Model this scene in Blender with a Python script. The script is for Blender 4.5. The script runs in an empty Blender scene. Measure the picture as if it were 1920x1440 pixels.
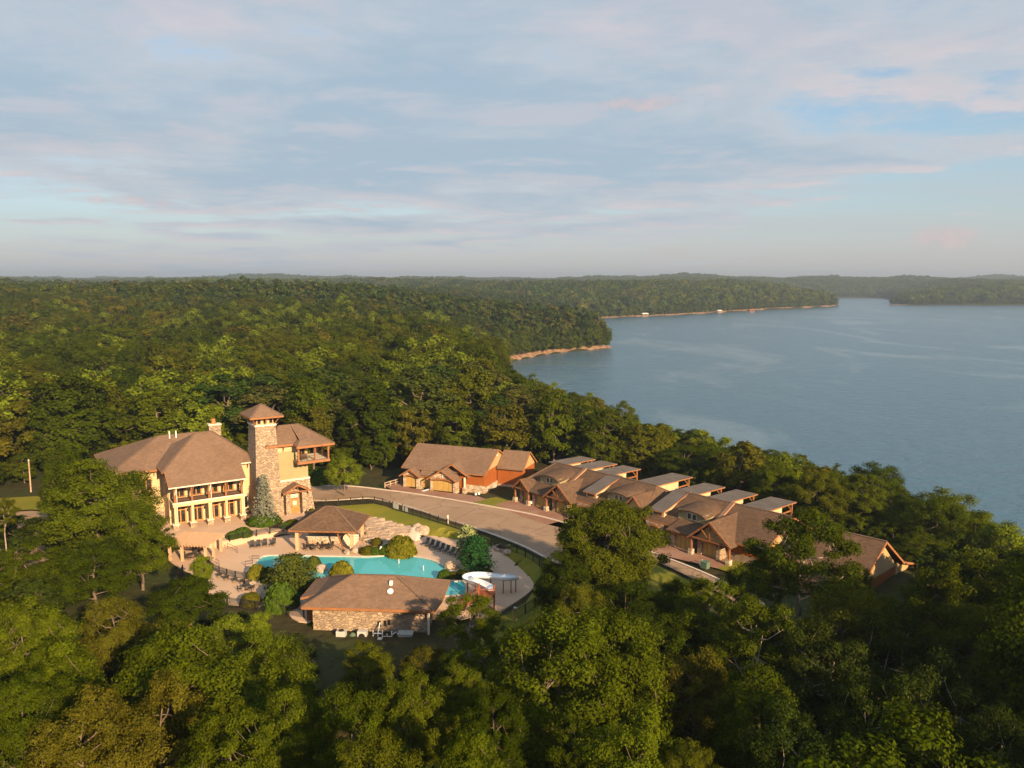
import bpy, bmesh, math, random
import numpy as np
from mathutils import Vector, Matrix

# ------------------------------------------------------------------ camera, sky, sun, exposure
S = bpy.context.scene
COL = S.collection
R = math.radians
F_PX, CAM_Z, HORIZON = 1500.0, 45.0, 527.0            # focal length for a 1920 px wide frame
PITCH = math.atan((720 - HORIZON) / F_PX)
cam = bpy.data.cameras.new('camera'); camo = bpy.data.objects.new('camera', cam); COL.objects.link(camo)
camo.location = (0, 0, CAM_Z); camo.rotation_euler = (R(90) - PITCH, 0, 0)
cam.sensor_width = 36.0; cam.lens = 36.0 * F_PX / 1920.0
cam.clip_start = 0.5; cam.clip_end = 40000
S.camera = camo
SUN_AZ, SUN_EL = 148.0, 21.0                            # compass degrees from +Y clockwise
sun = bpy.data.lights.new('sun', 'SUN'); suno = bpy.data.objects.new('sun', sun); COL.objects.link(suno)
sun.energy = 5.0; sun.angle = R(0.55); sun.color = (1.0, 0.70, 0.40)
sdir = Vector((math.sin(R(SUN_AZ)) * math.cos(R(SUN_EL)), math.cos(R(SUN_AZ)) * math.cos(R(SUN_EL)), math.sin(R(SUN_EL))))
suno.rotation_euler = sdir.to_track_quat('Z', 'Y').to_euler(); suno.location = (150, -200, 200)
S.view_settings.view_transform = 'Standard'; S.view_settings.look = 'None'
S.view_settings.exposure = 1.08; S.view_settings.gamma = 1.0
S.view_settings.use_curve_mapping = False
S.render.engine = 'CYCLES'
cy = S.cycles
cy.use_denoising = True
cy.max_bounces = 5; cy.diffuse_bounces = 2; cy.glossy_bounces = 2; cy.transmission_bounces = 3; cy.transparent_max_bounces = 6; cy.volume_bounces = 0
cy.caustics_reflective = False; cy.caustics_refractive = False

class NT:
    def __init__(s, tree): s.t = tree; s.n = tree.nodes; s.l = tree.links; s.n.clear()
    def add(s, typ, ins=None, **kw):
        nd = s.n.new(typ)
        for k, v in kw.items(): setattr(nd, k, v)
        for k, v in (ins or {}).items(): s.put(nd, k, v)
        return nd
    def put(s, nd, k, v):
        i = nd.inputs[k]
        if isinstance(v, bpy.types.NodeSocket): s.l.new(v, i)
        elif isinstance(v, bpy.types.Node): s.l.new(v.outputs[0], i)
        else: i.default_value = v
    def math(s, op, a, b=0.0, clamp=False): return s.add('ShaderNodeMath', {0: a, 1: b}, operation=op, use_clamp=clamp)
    def vmath(s, op, a, b=(0, 0, 0)): return s.add('ShaderNodeVectorMath', {0: a, 1: b}, operation=op)
    def mapr(s, v, a, b, c=0.0, d=1.0, smooth=True):
        return s.add('ShaderNodeMapRange', {'Value': v, 'From Min': a, 'From Max': b, 'To Min': c, 'To Max': d}, interpolation_type='SMOOTHSTEP' if smooth else 'LINEAR')
    def mix(s, f, a, b, blend='MIX'):
        nd = s.n.new('ShaderNodeMix'); nd.data_type = 'RGBA'; nd.blend_type = blend
        for k, v in ((0, f), (6, a), (7, b)):
            if isinstance(v, (tuple, list)) and len(v) == 3: v = tuple(v) + (1,)
            s.put(nd, k, v)
        return nd.outputs[2]
    def noise(s, vec, scale, detail=4, rough=0.55, dist=0.0):
        nd = s.add('ShaderNodeTexNoise', {'Scale': scale, 'Detail': detail, 'Roughness': rough, 'Distortion': dist})
        if vec is not None: s.put(nd, 'Vector', vec)
        return nd

W = bpy.data.worlds.new('World'); S.world = W; W.use_nodes = True
w = NT(W.node_tree)
sky = w.add('ShaderNodeTexSky', sky_type='NISHITA', sun_disc=False, sun_elevation=R(SUN_EL), sun_rotation=R(SUN_AZ), altitude=120.0, air_density=1.0, dust_density=1.0, ozone_density=2.0)
tc = w.add('ShaderNodeTexCoord'); dirv = tc.outputs['Generated']
sx = w.add('ShaderNodeSeparateXYZ', {0: dirv})
el = w.math('MAXIMUM', sx.outputs[2], 0.0)
den = w.math('ADD', el, 0.045)
px = w.math('DIVIDE', sx.outputs[0], den); py = w.math('DIVIDE', sx.outputs[1], den)
plane = w.add('ShaderNodeCombineXYZ', {0: px, 1: py, 2: 3.7})
shift = w.vmath('ADD', plane, (-0.10, 0.30, 0.0))
warp = w.noise(plane, 0.35, 2); wv = w.vmath('SCALE', w.vmath('SUBTRACT', warp.outputs['Color'], (0.5, 0.5, 0.5))); w.put(wv, 'Scale', 1.2)
pA = w.vmath('ADD', plane, wv); pB = w.vmath('ADD', shift, wv)
big = w.noise(plane, 0.16, 2, 0.5)
def cloud_density(p):
    n1 = w.noise(p, 0.85, 9, 0.62)
    return w.math('ADD', w.math('MULTIPLY', n1, 0.72), w.math('MULTIPLY', big, 0.42))
dA = cloud_density(pA); dB = cloud_density(pB)
# the cloud sheet in view: thick to the north-west, breaking up to the north-east, ending above the hazy horizon
azim = w.math('ARCTAN2', sx.outputs[0], sx.outputs[1])
bank = w.mapr(azim, 0.10, 0.46, 0.125, -0.035)
low = w.mapr(el, 0.06, 0.16, -0.17, 0.0)
dens = w.math('ADD', w.math('ADD', dA, bank), low)
cover = w.mapr(dens, 0.50, 0.61)
lit = w.mapr(w.math('SUBTRACT', dA, dB), -0.02, 0.10)
thick = w.mapr(dens, 0.56, 0.74)
edge = w.math('MULTIPLY', lit, w.math('SUBTRACT', 1.0, w.math('MULTIPLY', thick, 0.45)))
ccol = w.mix(thick, (0.56, 0.60, 0.655), (0.395, 0.51, 0.615))
ccol = w.mix(w.math('MULTIPLY', edge, 0.68), ccol, (0.755, 0.645, 0.65))
# small far cumulus heads over the horizon
skyc = w.mix(1.0, sky.outputs[0], (0.135, 0.155, 0.160), 'MULTIPLY')
SKY_BASE = skyc
hz = w.mapr(el, 0.0, 0.30, 1.0, 0.0, False)
hzp = w.math('POWER', hz, 1.3)
skyc = w.mix(w.math('MULTIPLY', hzp, 0.90), skyc, w.mix(w.mapr(el, 0.0, 0.12, 0.0, 1.0), (0.60, 0.545, 0.555), (0.505, 0.56, 0.595)))
band = w.noise(w.vmath('MULTIPLY', plane, (0.25, 1.0, 1.0)), 0.35, 5, 0.6)
veil = w.math('MULTIPLY', w.mapr(band, 0.48, 0.70), w.mapr(el, 0.02, 0.10, 0.15, 0.55))
skyc = w.mix(veil, skyc, (0.56, 0.545, 0.575))
skyc = w.mix(w.math('MULTIPLY', cover, 0.93), skyc, ccol)
def puff(skyc, az, ev, wa, we, seed, amt):
    du = w.math('DIVIDE', w.math('SUBTRACT', azim, az), wa); dv = w.math('DIVIDE', w.math('SUBTRACT', el, ev), we)
    d2 = w.math('ADD', w.math('MULTIPLY', du, du), w.math('MULTIPLY', dv, dv))
    nn = w.noise(w.vmath('ADD', dirv, (seed, 0, 0)), 38.0, 6, 0.62)
    mk = w.mapr(w.math('SUBTRACT', w.math('MULTIPLY', nn, 2.2), d2), 0.25, 1.25)
    return w.mix(w.math('MULTIPLY', mk, amt), skyc, w.mix(w.mapr(nn, 0.35, 0.65), (0.60, 0.51, 0.53), (0.74, 0.575, 0.56)))
skyc = puff(skyc, 0.492, 0.047, 0.045, 0.018, 1.0, 0.75)
skyc = puff(skyc, -0.455, 0.088, 0.075, 0.007, 4.0, 0.55)
skyc = puff(skyc, 0.19, 0.035, 0.05, 0.012, 7.0, 0.30)
skyc = puff(skyc, 0.15, 0.205, 0.07, 0.010, 9.0, 0.6)
bg = w.add('ShaderNodeBackground', {'Color': skyc, 'Strength': 0.48})
w.add('ShaderNodeOutputWorld', {'Surface': bg})

# ------------------------------------------------------------------ helpers
_c, _s = math.cos(PITCH), math.sin(PITCH)
def ground(px, py, z=0.0):
    """world point at height z that lies on the sight line of a surveyed point of the photograph"""
    a = (px - 960) / F_PX; u = (720 - py) / F_PX
    d = (a, _c + _s * u, -_s + _c * u); t = (z - CAM_Z) / d[2]
    return Vector((d[0] * t, d[1] * t, z))
def height_at(px, py, Y):
    a = (px - 960) / F_PX; u = (720 - py) / F_PX
    d = (a, _c + _s * u, -_s + _c * u); t = Y / d[1]
    return d[0] * t, CAM_Z + d[2] * t
def project(x, y, z):
    z = z - CAM_Z; fw = _c * y - _s * z; up = _s * y + _c * z
    return 960 + F_PX * x / fw, 720 - F_PX * up / fw

def tag(o, label=None, cat=None, group=None, kind=None):
    if label: o['label'] = label
    if cat: o['category'] = cat
    if group: o['group'] = group
    if kind: o['kind'] = kind
    return o
def empty(name, label, cat, loc, yaw=0.0, group=None):
    o = bpy.data.objects.new(name, None); COL.objects.link(o); o.empty_display_size = 0.3
    o.location = loc; o.rotation_euler = (0, 0, yaw)
    return tag(o, label, cat, group)
def link_mesh(name, me, parent=None, mat=None):
    o = bpy.data.objects.new(name, me); COL.objects.link(o)
    if parent is not None: o.parent = parent
    if mat is not None and len(me.materials) == 0: me.materials.append(mat)
    return o
def copy_tree(o, parent=None):
    c = o.copy(); COL.objects.link(c); c.parent = parent
    for ch in o.children: copy_tree(ch, c)
    return c

class MB:
    """collects shapes into one mesh"""
    def __init__(s): s.v = []; s.f = []
    def poly(s, pts):
        b = len(s.v); s.v += [tuple(p) for p in pts]; s.f.append(tuple(range(b, b + len(pts)))); return s
    def prism(s, bot, top):
        n = len(bot); b = len(s.v); s.v += [tuple(p) for p in bot] + [tuple(p) for p in top]
        s.f.append(tuple(range(b + n - 1, b - 1, -1))); s.f.append(tuple(range(b + n, b + 2 * n)))
        for i in range(n):
            j = (i + 1) % n; s.f.append((b + i, b + j, b + n + j, b + n + i))
        return s
    def box(s, x0, x1, y0, y1, z0, z1):
        q = [(x0, y0), (x1, y0), (x1, y1), (x0, y1)]
        return s.prism([(x, y, z0) for x, y in q], [(x, y, z1) for x, y in q])
    def taper(s, x0, x1, y0, y1, z0, z1, t):
        return s.prism([(x0, y0, z0), (x1, y0, z0), (x1, y1, z0), (x0, y1, z0)], [(x0 + t, y0 + t, z1), (x1 - t, y0 + t, z1), (x1 - t, y1 - t, z1), (x0 + t, y1 - t, z1)])
    def slab(s, pts, t):
        """sloping sheet with thickness t below the given top polygon (counter-clockwise from above)"""
        return s.prism([(p[0], p[1], p[2] - t) for p in pts], pts)
    def bar(s, a, b, w, h=None):
        a, b = Vector(a), Vector(b); h = h or w; d = (b - a)
        up = Vector((0, 0, 1)) if abs(d.normalized().z) < 0.95 else Vector((0, 1, 0))
        x = d.cross(up).normalized() * (w / 2); y = x.cross(d).normalized() * (h / 2)
        q = [-x - y, x - y, x + y, -x + y]
        return s.prism([a + k for k in q], [b + k for k in q])
    def tube(s, a, b, r0, r1=None, n=6):
        a, b = Vector(a), Vector(b); r1 = r0 if r1 is None else r1; d = (b - a).normalized()
        up = Vector((0, 0, 1)) if abs(d.z) < 0.95 else Vector((1, 0, 0))
        x = d.cross(up).normalized(); y = d.cross(x).normalized()
        cs = [(math.cos(2 * math.pi * i / n), math.sin(2 * math.pi * i / n)) for i in range(n)]
        return s.prism([a + (x * c + y * q) * r0 for c, q in cs], [b + (x * c + y * q) * r1 for c, q in cs])
    def path(s, pts, w, h=None):
        for a, b in zip(pts, pts[1:]): s.bar(a, b, w, h)
        return s
    def flat(s, pts, z0, z1): return s.prism([(p[0], p[1], z0) for p in pts], [(p[0], p[1], z1) for p in pts])
    def arc(s, cx, z, w, rise, y0, y1, th, n=8):
        """arched lintel spanning w, its underside rising by rise"""
        for i in range(n):
            a0, a1 = -1 + 2 * i / n, -1 + 2 * (i + 1) / n
            q = [(cx + a0 * w / 2, z + rise * (1 - a0 * a0)), (cx + a1 * w / 2, z + rise * (1 - a1 * a1))]
            s.prism([(q[0][0], y0, q[0][1]), (q[1][0], y0, q[1][1]), (q[1][0], y1, q[1][1]), (q[0][0], y1, q[0][1])],
                    [(q[0][0], y0, q[0][1] + th), (q[1][0], y0, q[1][1] + th), (q[1][0], y1, q[1][1] + th), (q[0][0], y1, q[0][1] + th)])
        return s
    def mesh(s, name):
        me = bpy.data.meshes.new(name); me.from_pydata(s.v, [], s.f)
        bm = bmesh.new(); bm.from_mesh(me); bmesh.ops.recalc_face_normals(bm, faces=bm.faces); bm.to_mesh(me); bm.free()
        return me
    def build(s, name, mat, parent=None, label=None):
        o = link_mesh(name, s.mesh(name), parent, M[mat])
        if label: o['label'] = label
        return o

# ------------------------------------------------------------------ materials
M = {}
def mat(name, col, rough=0.8, var=0.25, scale=1.5, bump=0.0, bscale=8.0, spec=0.25, metal=0.0, fine=0.0, fscale=20.0):
    m = bpy.data.materials.new(name); m.use_nodes = True; n = NT(m.node_tree); M[name] = m
    t = n.add('ShaderNodeTexCoord').outputs['Object']
    a = n.noise(t, scale, 5, 0.6)
    c0 = tuple(x * (1 - var) for x in col); c1 = tuple(min(1, x * (1 + var)) for x in col)
    c = n.mix(n.mapr(a, 0.3, 0.7), c0, c1)
    if fine:
        b = n.noise(t, fscale, 3, 0.7); c = n.mix(fine, c, n.mix(n.mapr(b, 0.3, 0.7), (0.35, 0.35, 0.35), (1.7, 1.7, 1.7)), 'MULTIPLY')
    p = n.add('ShaderNodeBsdfPrincipled', {'Base Color': c, 'Roughness': rough, 'Metallic': metal, 'Specular IOR Level': spec})
    if bump:
        bn = n.add('ShaderNodeBump', {'Height': n.noise(t, bscale, 4), 'Strength': bump, 'Distance': 0.1}); n.put(p, 'Normal', bn)
    n.add('ShaderNodeOutputMaterial', {'Surface': p})
    return m
def shingle(name, ca, cb):
    m = bpy.data.materials.new(name); m.use_nodes = True; n = NT(m.node_tree); M[name] = m
    t = n.add('ShaderNodeTexCoord').outputs['Object']
    v = n.add('ShaderNodeTexVoronoi', {'Vector': n.vmath('MULTIPLY', t, (2.2, 2.2, 6.0)), 'Scale': 1.0})
    sp = n.add('ShaderNodeSeparateColor', {0: v.outputs['Color']})
    c = n.mix(sp.outputs[0], ca, cb)
    b = n.noise(t, 0.22, 4, 0.6)
    c = n.mix(n.mapr(b, 0.35, 0.7, 0.0, 0.4), c, tuple(x * 0.80 for x in ca))
    z = n.add('ShaderNodeSeparateXYZ', {0: t})
    rows = n.math('FRACT', n.math('MULTIPLY', z.outputs[2], 5.5))
    bump = n.add('ShaderNodeBump', {'Height': n.math('ADD', rows, sp.outputs[1]), 'Strength': 0.5, 'Distance': 0.04})
    p = n.add('ShaderNodeBsdfPrincipled', {'Base Color': c, 'Roughness': 0.92, 'Specular IOR Level': 0.12, 'Normal': bump})
    n.add('ShaderNodeOutputMaterial', {'Surface': p})
def stonework(name, ca, cb, cc, scale, mortar=(0.36, 0.28, 0.20)):
    m = bpy.data.materials.new(name); m.use_nodes = True; n = NT(m.node_tree); M[name] = m
    t = n.add('ShaderNodeTexCoord').outputs['Object']
    tv = n.vmath('MULTIPLY', t, (1, 1, 1.6))
    v = n.add('ShaderNodeTexVoronoi', {'Vector': tv, 'Scale': scale})
    e = n.add('ShaderNodeTexVoronoi', {'Vector': tv, 'Scale': scale}, feature='DISTANCE_TO_EDGE')
    sp = n.add('ShaderNodeSeparateColor', {0: v.outputs['Color']})
    c = n.mix(sp.outputs[0], ca, cb); c = n.mix(n.mapr(sp.outputs[1], 0.55, 0.85), c, cc)
    g = n.mapr(e, 0.02, 0.09)
    c = n.mix(g, mortar, c)
    bump = n.add('ShaderNodeBump', {'Height': n.math('ADD', g, n.math('MULTIPLY', sp.outputs[2], 0.6)), 'Strength': 0.9, 'Distance': 0.12})
    p = n.add('ShaderNodeBsdfPrincipled', {'Base Color': c, 'Roughness': 0.9, 'Specular IOR Level': 0.15, 'Normal': bump})
    n.add('ShaderNodeOutputMaterial', {'Surface': p})
shingle('club_shingle', (0.165, 0.105, 0.070), (0.222, 0.143, 0.096))
shingle('condo_shingle', (0.098, 0.060, 0.038), (0.148, 0.092, 0.059))
stonework('field_stone', (0.48, 0.36, 0.25), (0.36, 0.26, 0.175), (0.27, 0.20, 0.145), 1.9)
stonework('pale_stone', (0.62, 0.50, 0.37), (0.48, 0.37, 0.26), (0.38, 0.27, 0.18), 1.5, (0.48, 0.39, 0.29))
mat('cream', (0.56, 0.415, 0.245), 0.85, 0.05, 0.6)
mat('gable_tan', (0.42, 0.29, 0.14), 0.85, 0.06, 0.6)
mat('olive_stucco', (0.31, 0.265, 0.14), 0.9, 0.06, 0.5, fine=0.1)
mat('rust_siding', (0.285, 0.085, 0.018), 0.75, 0.10, 0.5, fine=0.12)
mat('timber', (0.25, 0.105, 0.042), 0.7, 0.25, 2.0)
mat('fascia', (0.29, 0.125, 0.05), 0.7, 0.15, 1.0)
mat('door_wood', (0.44, 0.20, 0.06), 0.6, 0.2, 2.0)
mat('garage_door', (0.42, 0.27, 0.085), 0.7, 0.10, 1.0)
mat('pale_trim', (0.72, 0.62, 0.48), 0.7, 0.06)
mat('white_metal', (0.78, 0.78, 0.76), 0.4, 0.05, spec=0.5)
mat('seam_metal', (0.118, 0.108, 0.103), 0.85, 0.12, 0.5, spec=0.05)
mat('dark_metal', (0.022, 0.020, 0.018), 0.5, 0.2)
mat('sling', (0.045, 0.042, 0.040), 0.75, 0.2)
mat('chair_frame', (0.09, 0.055, 0.035), 0.6, 0.2)
mat('deck_board', (0.20, 0.13, 0.09), 0.85, 0.2, 3.0)
mat('pergola_wood', (0.55, 0.35, 0.21), 0.8, 0.15, 2.0, fine=0.2)
mat('red_stain', (0.28, 0.085, 0.035), 0.65, 0.25, 3.0)
mat('kerb_concrete', (0.58, 0.48, 0.38), 0.9, 0.12, 1.0)
mat('boulder', (0.39, 0.295, 0.215), 0.9, 0.3, 1.2, bump=0.6, bscale=3)
mat('mulch', (0.055, 0.028, 0.016), 0.95, 0.4, 3.0)
mat('slide_white', (0.74, 0.78, 0.82), 0.25, 0.04, spec=0.5)
mat('green_box', (0.10, 0.16, 0.11), 0.6, 0.15)
mat('grey_box', (0.45, 0.45, 0.42), 0.6, 0.1)
mat('clay', (0.50, 0.17, 0.06), 0.8, 0.15)
mat('roof_cap', (0.36, 0.20, 0.11), 0.8, 0.15)
mat('ridge_shingle', (0.155, 0.10, 0.068), 0.9, 0.2, 3.0)
mat('car_paint', (0.50, 0.51, 0.52), 0.25, 0.02, spec=0.6)
mat('tyre', (0.02, 0.02, 0.02), 0.9, 0.1)
mat('dock_wood', (0.42, 0.30, 0.21), 0.9, 0.2)
mat('dock_roof', (0.55, 0.50, 0.47), 0.6, 0.1)
mat('red_roof', (0.40, 0.11, 0.05), 0.7, 0.1)
mat('sand', (0.22, 0.135, 0.08), 0.95, 0.45, 0.25)
mat('bark', (0.155, 0.115, 0.085), 0.95, 0.3, 2.0, bump=0.5, bscale=4)
mat('pale_bark', (0.30, 0.24, 0.185), 0.95, 0.25, 2.0)
m = mat('window_glass', (0.02, 0.02, 0.022), 0.06, 0.0, spec=0.8)
def stripes(name, col, gap, axis, pitch, duty=0.1, rough=0.8):
    m = bpy.data.materials.new(name); m.use_nodes = True; n = NT(m.node_tree); M[name] = m
    t = n.add('ShaderNodeTexCoord').outputs['Object']; z = n.add('ShaderNodeSeparateXYZ', {0: t})
    f = n.math('FRACT', n.math('MULTIPLY', z.outputs[axis], 1 / pitch))
    g = n.math('LESS_THAN', f, duty); a = n.noise(t, 0.8, 5, 0.6)
    c = n.mix(n.mapr(a, 0.3, 0.7), tuple(x * 0.85 for x in col), tuple(x * 1.15 for x in col))
    c = n.mix(g, c, gap)
    b = n.add('ShaderNodeBump', {'Height': n.math('SUBTRACT', 1.0, g), 'Strength': 0.8, 'Distance': 0.03})
    p = n.add('ShaderNodeBsdfPrincipled', {'Base Color': c, 'Roughness': rough, 'Specular IOR Level': 0.2, 'Normal': b})
    n.add('ShaderNodeOutputMaterial', {'Surface': p})
# ground materials use world position
def gmat(name, layers, rough=0.95, bump=None, spec=0.1):
    """layers: base colour then (noise scale, lo, hi, colour)"""
    m = bpy.data.materials.new(name); m.use_nodes = True; n = NT(m.node_tree); M[name] = m
    t = n.add('ShaderNodeNewGeometry').outputs['Position']; c = tuple(layers[0]) + (1,)
    for sc, lo, hi, cc in layers[1:]:
        c = n.mix(n.mapr(n.noise(t, sc, 6, 0.62), lo, hi), c, cc)
    p = n.add('ShaderNodeBsdfPrincipled', {'Base Color': c, 'Roughness': rough, 'Specular IOR Level': spec})
    if bump: n.put(p, 'Normal', n.add('ShaderNodeBump', {'Height': n.noise(t, bump[0], 4), 'Strength': bump[1], 'Distance': bump[2]}))
    n.add('ShaderNodeOutputMaterial', {'Surface': p})
gmat('forest_floor', [(0.050, 0.042, 0.018), (0.03, 0.45, 0.6, (0.042, 0.052, 0.016)), (0.5, 0.5, 0.7, (0.030, 0.030, 0.012))], bump=(0.6, 0.6, 0.5))
gmat('lawn', [(0.200, 0.185, 0.022), (0.12, 0.40, 0.62, (0.150, 0.158, 0.018)), (1.2, 0.52, 0.75, (0.225, 0.190, 0.040)), (9.0, 0.5, 0.8, (0.12, 0.14, 0.02))], bump=(7.0, 0.5, 0.1))
gmat('asphalt', [(0.31, 0.212, 0.138), (0.08, 0.42, 0.62, (0.355, 0.248, 0.165)), (0.33, 0.52, 0.70, (0.26, 0.178, 0.12)), (1.6, 0.60, 0.72, (0.23, 0.17, 0.125)), (14.0, 0.5, 0.8, (0.25, 0.18, 0.13))])
def cracked(name):
    n = NT.__new__(NT); n.t = M[name].node_tree; n.n = n.t.nodes; n.l = n.t.links
    bs = [q for q in n.n if q.type == 'BSDF_PRINCIPLED'][0]; t = n.add('ShaderNodeNewGeometry').outputs['Position']
    wp = n.vmath('ADD', t, n.vmath('SCALE', n.noise(t, 0.5, 3).outputs['Color'])); e = n.add('ShaderNodeTexVoronoi', {'Vector': wp, 'Scale': 0.13}, feature='DISTANCE_TO_EDGE')
    k = n.mapr(e, 0.0, 0.022, 0.55, 0.0); src = bs.inputs['Base Color'].links[0].from_socket
    n.put(bs, 'Base Color', n.mix(k, src, (0.12, 0.09, 0.07)))
cracked('asphalt')
gmat('worn_asphalt', [(0.17, 0.12, 0.09), (0.1, 0.42, 0.62, (0.20, 0.14, 0.10)), (12.0, 0.5, 0.8, (0.14, 0.10, 0.08))])
gmat('brick_drive', [(0.27, 0.145, 0.10), (0.25, 0.40, 0.65, (0.31, 0.19, 0.135)), (3.0, 0.5, 0.75, (0.22, 0.11, 0.08))])
gmat('paver', [(0.57, 0.405, 0.28), (0.15, 0.40, 0.65, (0.52, 0.365, 0.25)), (2.5, 0.5, 0.72, (0.49, 0.36, 0.26))], rough=0.85)
gmat('flagstone', [(0.45, 0.335, 0.235), (1.2, 0.45, 0.6, (0.35, 0.255, 0.18)), (0.5, 0.5, 0.7, (0.52, 0.40, 0.29))])

def lake_water():
    m = bpy.data.materials.new('lake_water'); m.use_nodes = True; n = NT(m.node_tree); M['lake_water'] = m
    t = n.add('ShaderNodeNewGeometry').outputs['Position']
    slick = n.noise(n.vmath('MULTIPLY', n.vmath('ADD', t, n.vmath('SCALE', n.noise(t, 0.004, 2).outputs['Color'])), (1.0, 0.42, 1)), 0.010, 5, 0.6, 1.6)
    sl = n.mapr(slick, 0.50, 0.66)
    w1 = n.noise(n.vmath('MULTIPLY', t, (0.55, 1.0, 1)), 0.55, 3, 0.6); w2 = n.noise(n.vmath('MULTIPLY', t, (0.5, 1.0, 1)), 0.12, 4, 0.6)
    h = n.math('ADD', w1, n.math('MULTIPLY', w2, 2.2))
    b = n.add('ShaderNodeBump', {'Height': h, 'Strength': n.math('SUBTRACT', 0.66, n.math('MULTIPLY', sl, 0.50)), 'Distance': 0.8})
    c = n.mix(sl, (0.048, 0.118, 0.175), (0.080, 0.150, 0.190))
    p = n.add('ShaderNodeBsdfPrincipled', {'Base Color': c, 'Roughness': 0.22, 'IOR': 1.33, 'Specular IOR Level': 0.5, 'Normal': b})
    n.add('ShaderNodeOutputMaterial', {'Surface': p})
lake_water()
def pool_water():
    m = bpy.data.materials.new('pool_water'); m.use_nodes = True; n = NT(m.node_tree); M['pool_water'] = m
    t = n.add('ShaderNodeNewGeometry').outputs['Position']
    b = n.add('ShaderNodeBump', {'Height': n.noise(t, 1.2, 3), 'Strength': 0.08, 'Distance': 0.1})
    f = n.add('ShaderNodeFresnel', {'IOR': 1.33, 'Normal': b})
    tr = n.add('ShaderNodeMixShader', {0: 0.6, 1: n.add('ShaderNodeBsdfTransparent', {'Color': (0.80, 0.97, 0.98, 1)}), 2: n.add('ShaderNodeBsdfDiffuse', {'Color': (0.13, 0.68, 0.72, 1)})}); gl = n.add('ShaderNodeBsdfGlossy', {'Roughness': 0.04, 'Normal': b})
    mx = n.add('ShaderNodeMixShader', {0: f, 1: tr, 2: gl})
    n.add('ShaderNodeOutputMaterial', {'Surface': mx})
    gmat('pool_plaster', [(0.36, 0.93, 0.86), (0.12, 0.4, 0.6, (0.32, 0.90, 0.85)), (1.0, 0.5, 0.7, (0.40, 0.94, 0.88))], rough=0.7)
    gmat('pool_shelf', [(0.58, 0.68, 0.70), (0.3, 0.4, 0.6, (0.54, 0.66, 0.69))], rough=0.7)
pool_water()

def leaf(name, cols, trans=0.30, spread=0.35):
    """cols: dark, mid, light foliage colours picked per tree; each leaf varies a little"""
    m = bpy.data.materials.new(name); m.use_nodes = True; n = NT(m.node_tree); M[name] = m
    oi = n.add('ShaderNodeObjectInfo'); ge = n.add('ShaderNodeNewGeometry')
    cr = n.add('ShaderNodeValToRGB', {'Fac': oi.outputs['Random']})
    e = cr.color_ramp.elements
    while len(e) < len(cols): e.new(0.5)
    for i, c in enumerate(cols): e[i].position = i / max(1, len(cols) - 1); e[i].color = tuple(c) + (1,)
    rnd = n.mapr(ge.outputs['Random Per Island'], 0, 1, 1 - spread, 1 + spread, False)
    nz = n.noise(ge.outputs['Position'], 0.22, 3); nb = n.mapr(nz, 0.3, 0.7, 0.78, 1.22, False)
    k = n.math('MULTIPLY', rnd, nb); kc = n.add('ShaderNodeCombineColor', {0: k, 1: k, 2: k})
    c = n.mix(1.0, cr.outputs[0], kc.outputs[0], 'MULTIPLY')
    d = n.add('ShaderNodeBsdfDiffuse', {'Color': c}); tr = n.add('ShaderNodeBsdfTranslucent', {'Color': n.mix(1.0, c, (1.25, 1.15, 0.55), 'MULTIPLY')})
    mx = n.add('ShaderNodeMixShader', {0: trans, 1: d, 2: tr})
    n.add('ShaderNodeOutputMaterial', {'Surface': mx})
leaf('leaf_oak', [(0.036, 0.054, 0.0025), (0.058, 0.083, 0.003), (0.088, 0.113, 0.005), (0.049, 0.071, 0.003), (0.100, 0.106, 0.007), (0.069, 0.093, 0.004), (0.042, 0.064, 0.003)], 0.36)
leaf('leaf_pine', [(0.028, 0.052, 0.008), (0.044, 0.064, 0.010), (0.072, 0.072, 0.016)], 0.15)
leaf('leaf_spring', [(0.118, 0.158, 0.010), (0.135, 0.172, 0.012)])
leaf('leaf_olive', [(0.104, 0.096, 0.009), (0.088, 0.090, 0.008)], 0.34)
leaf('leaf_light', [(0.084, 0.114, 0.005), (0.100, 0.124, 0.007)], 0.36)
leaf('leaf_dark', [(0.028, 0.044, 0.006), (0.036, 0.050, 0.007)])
leaf('leaf_spruce', [(0.20, 0.21, 0.155), (0.17, 0.185, 0.14)], 0.1, 0.25)
leaf('leaf_juniper', [(0.075, 0.092, 0.014), (0.066, 0.085, 0.013)], 0.15)
leaf('leaf_gold', [(0.165, 0.160, 0.014), (0.145, 0.150, 0.014)], 0.25)
leaf('leaf_hedge', [(0.058, 0.098, 0.010), (0.048, 0.088, 0.010)], 0.2)
leaf('leaf_cedar', [(0.024, 0.080, 0.022), (0.020, 0.070, 0.020)], 0.15)
leaf('leaf_silver', [(0.26, 0.29, 0.12), (0.24, 0.27, 0.11)], 0.2)

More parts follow.
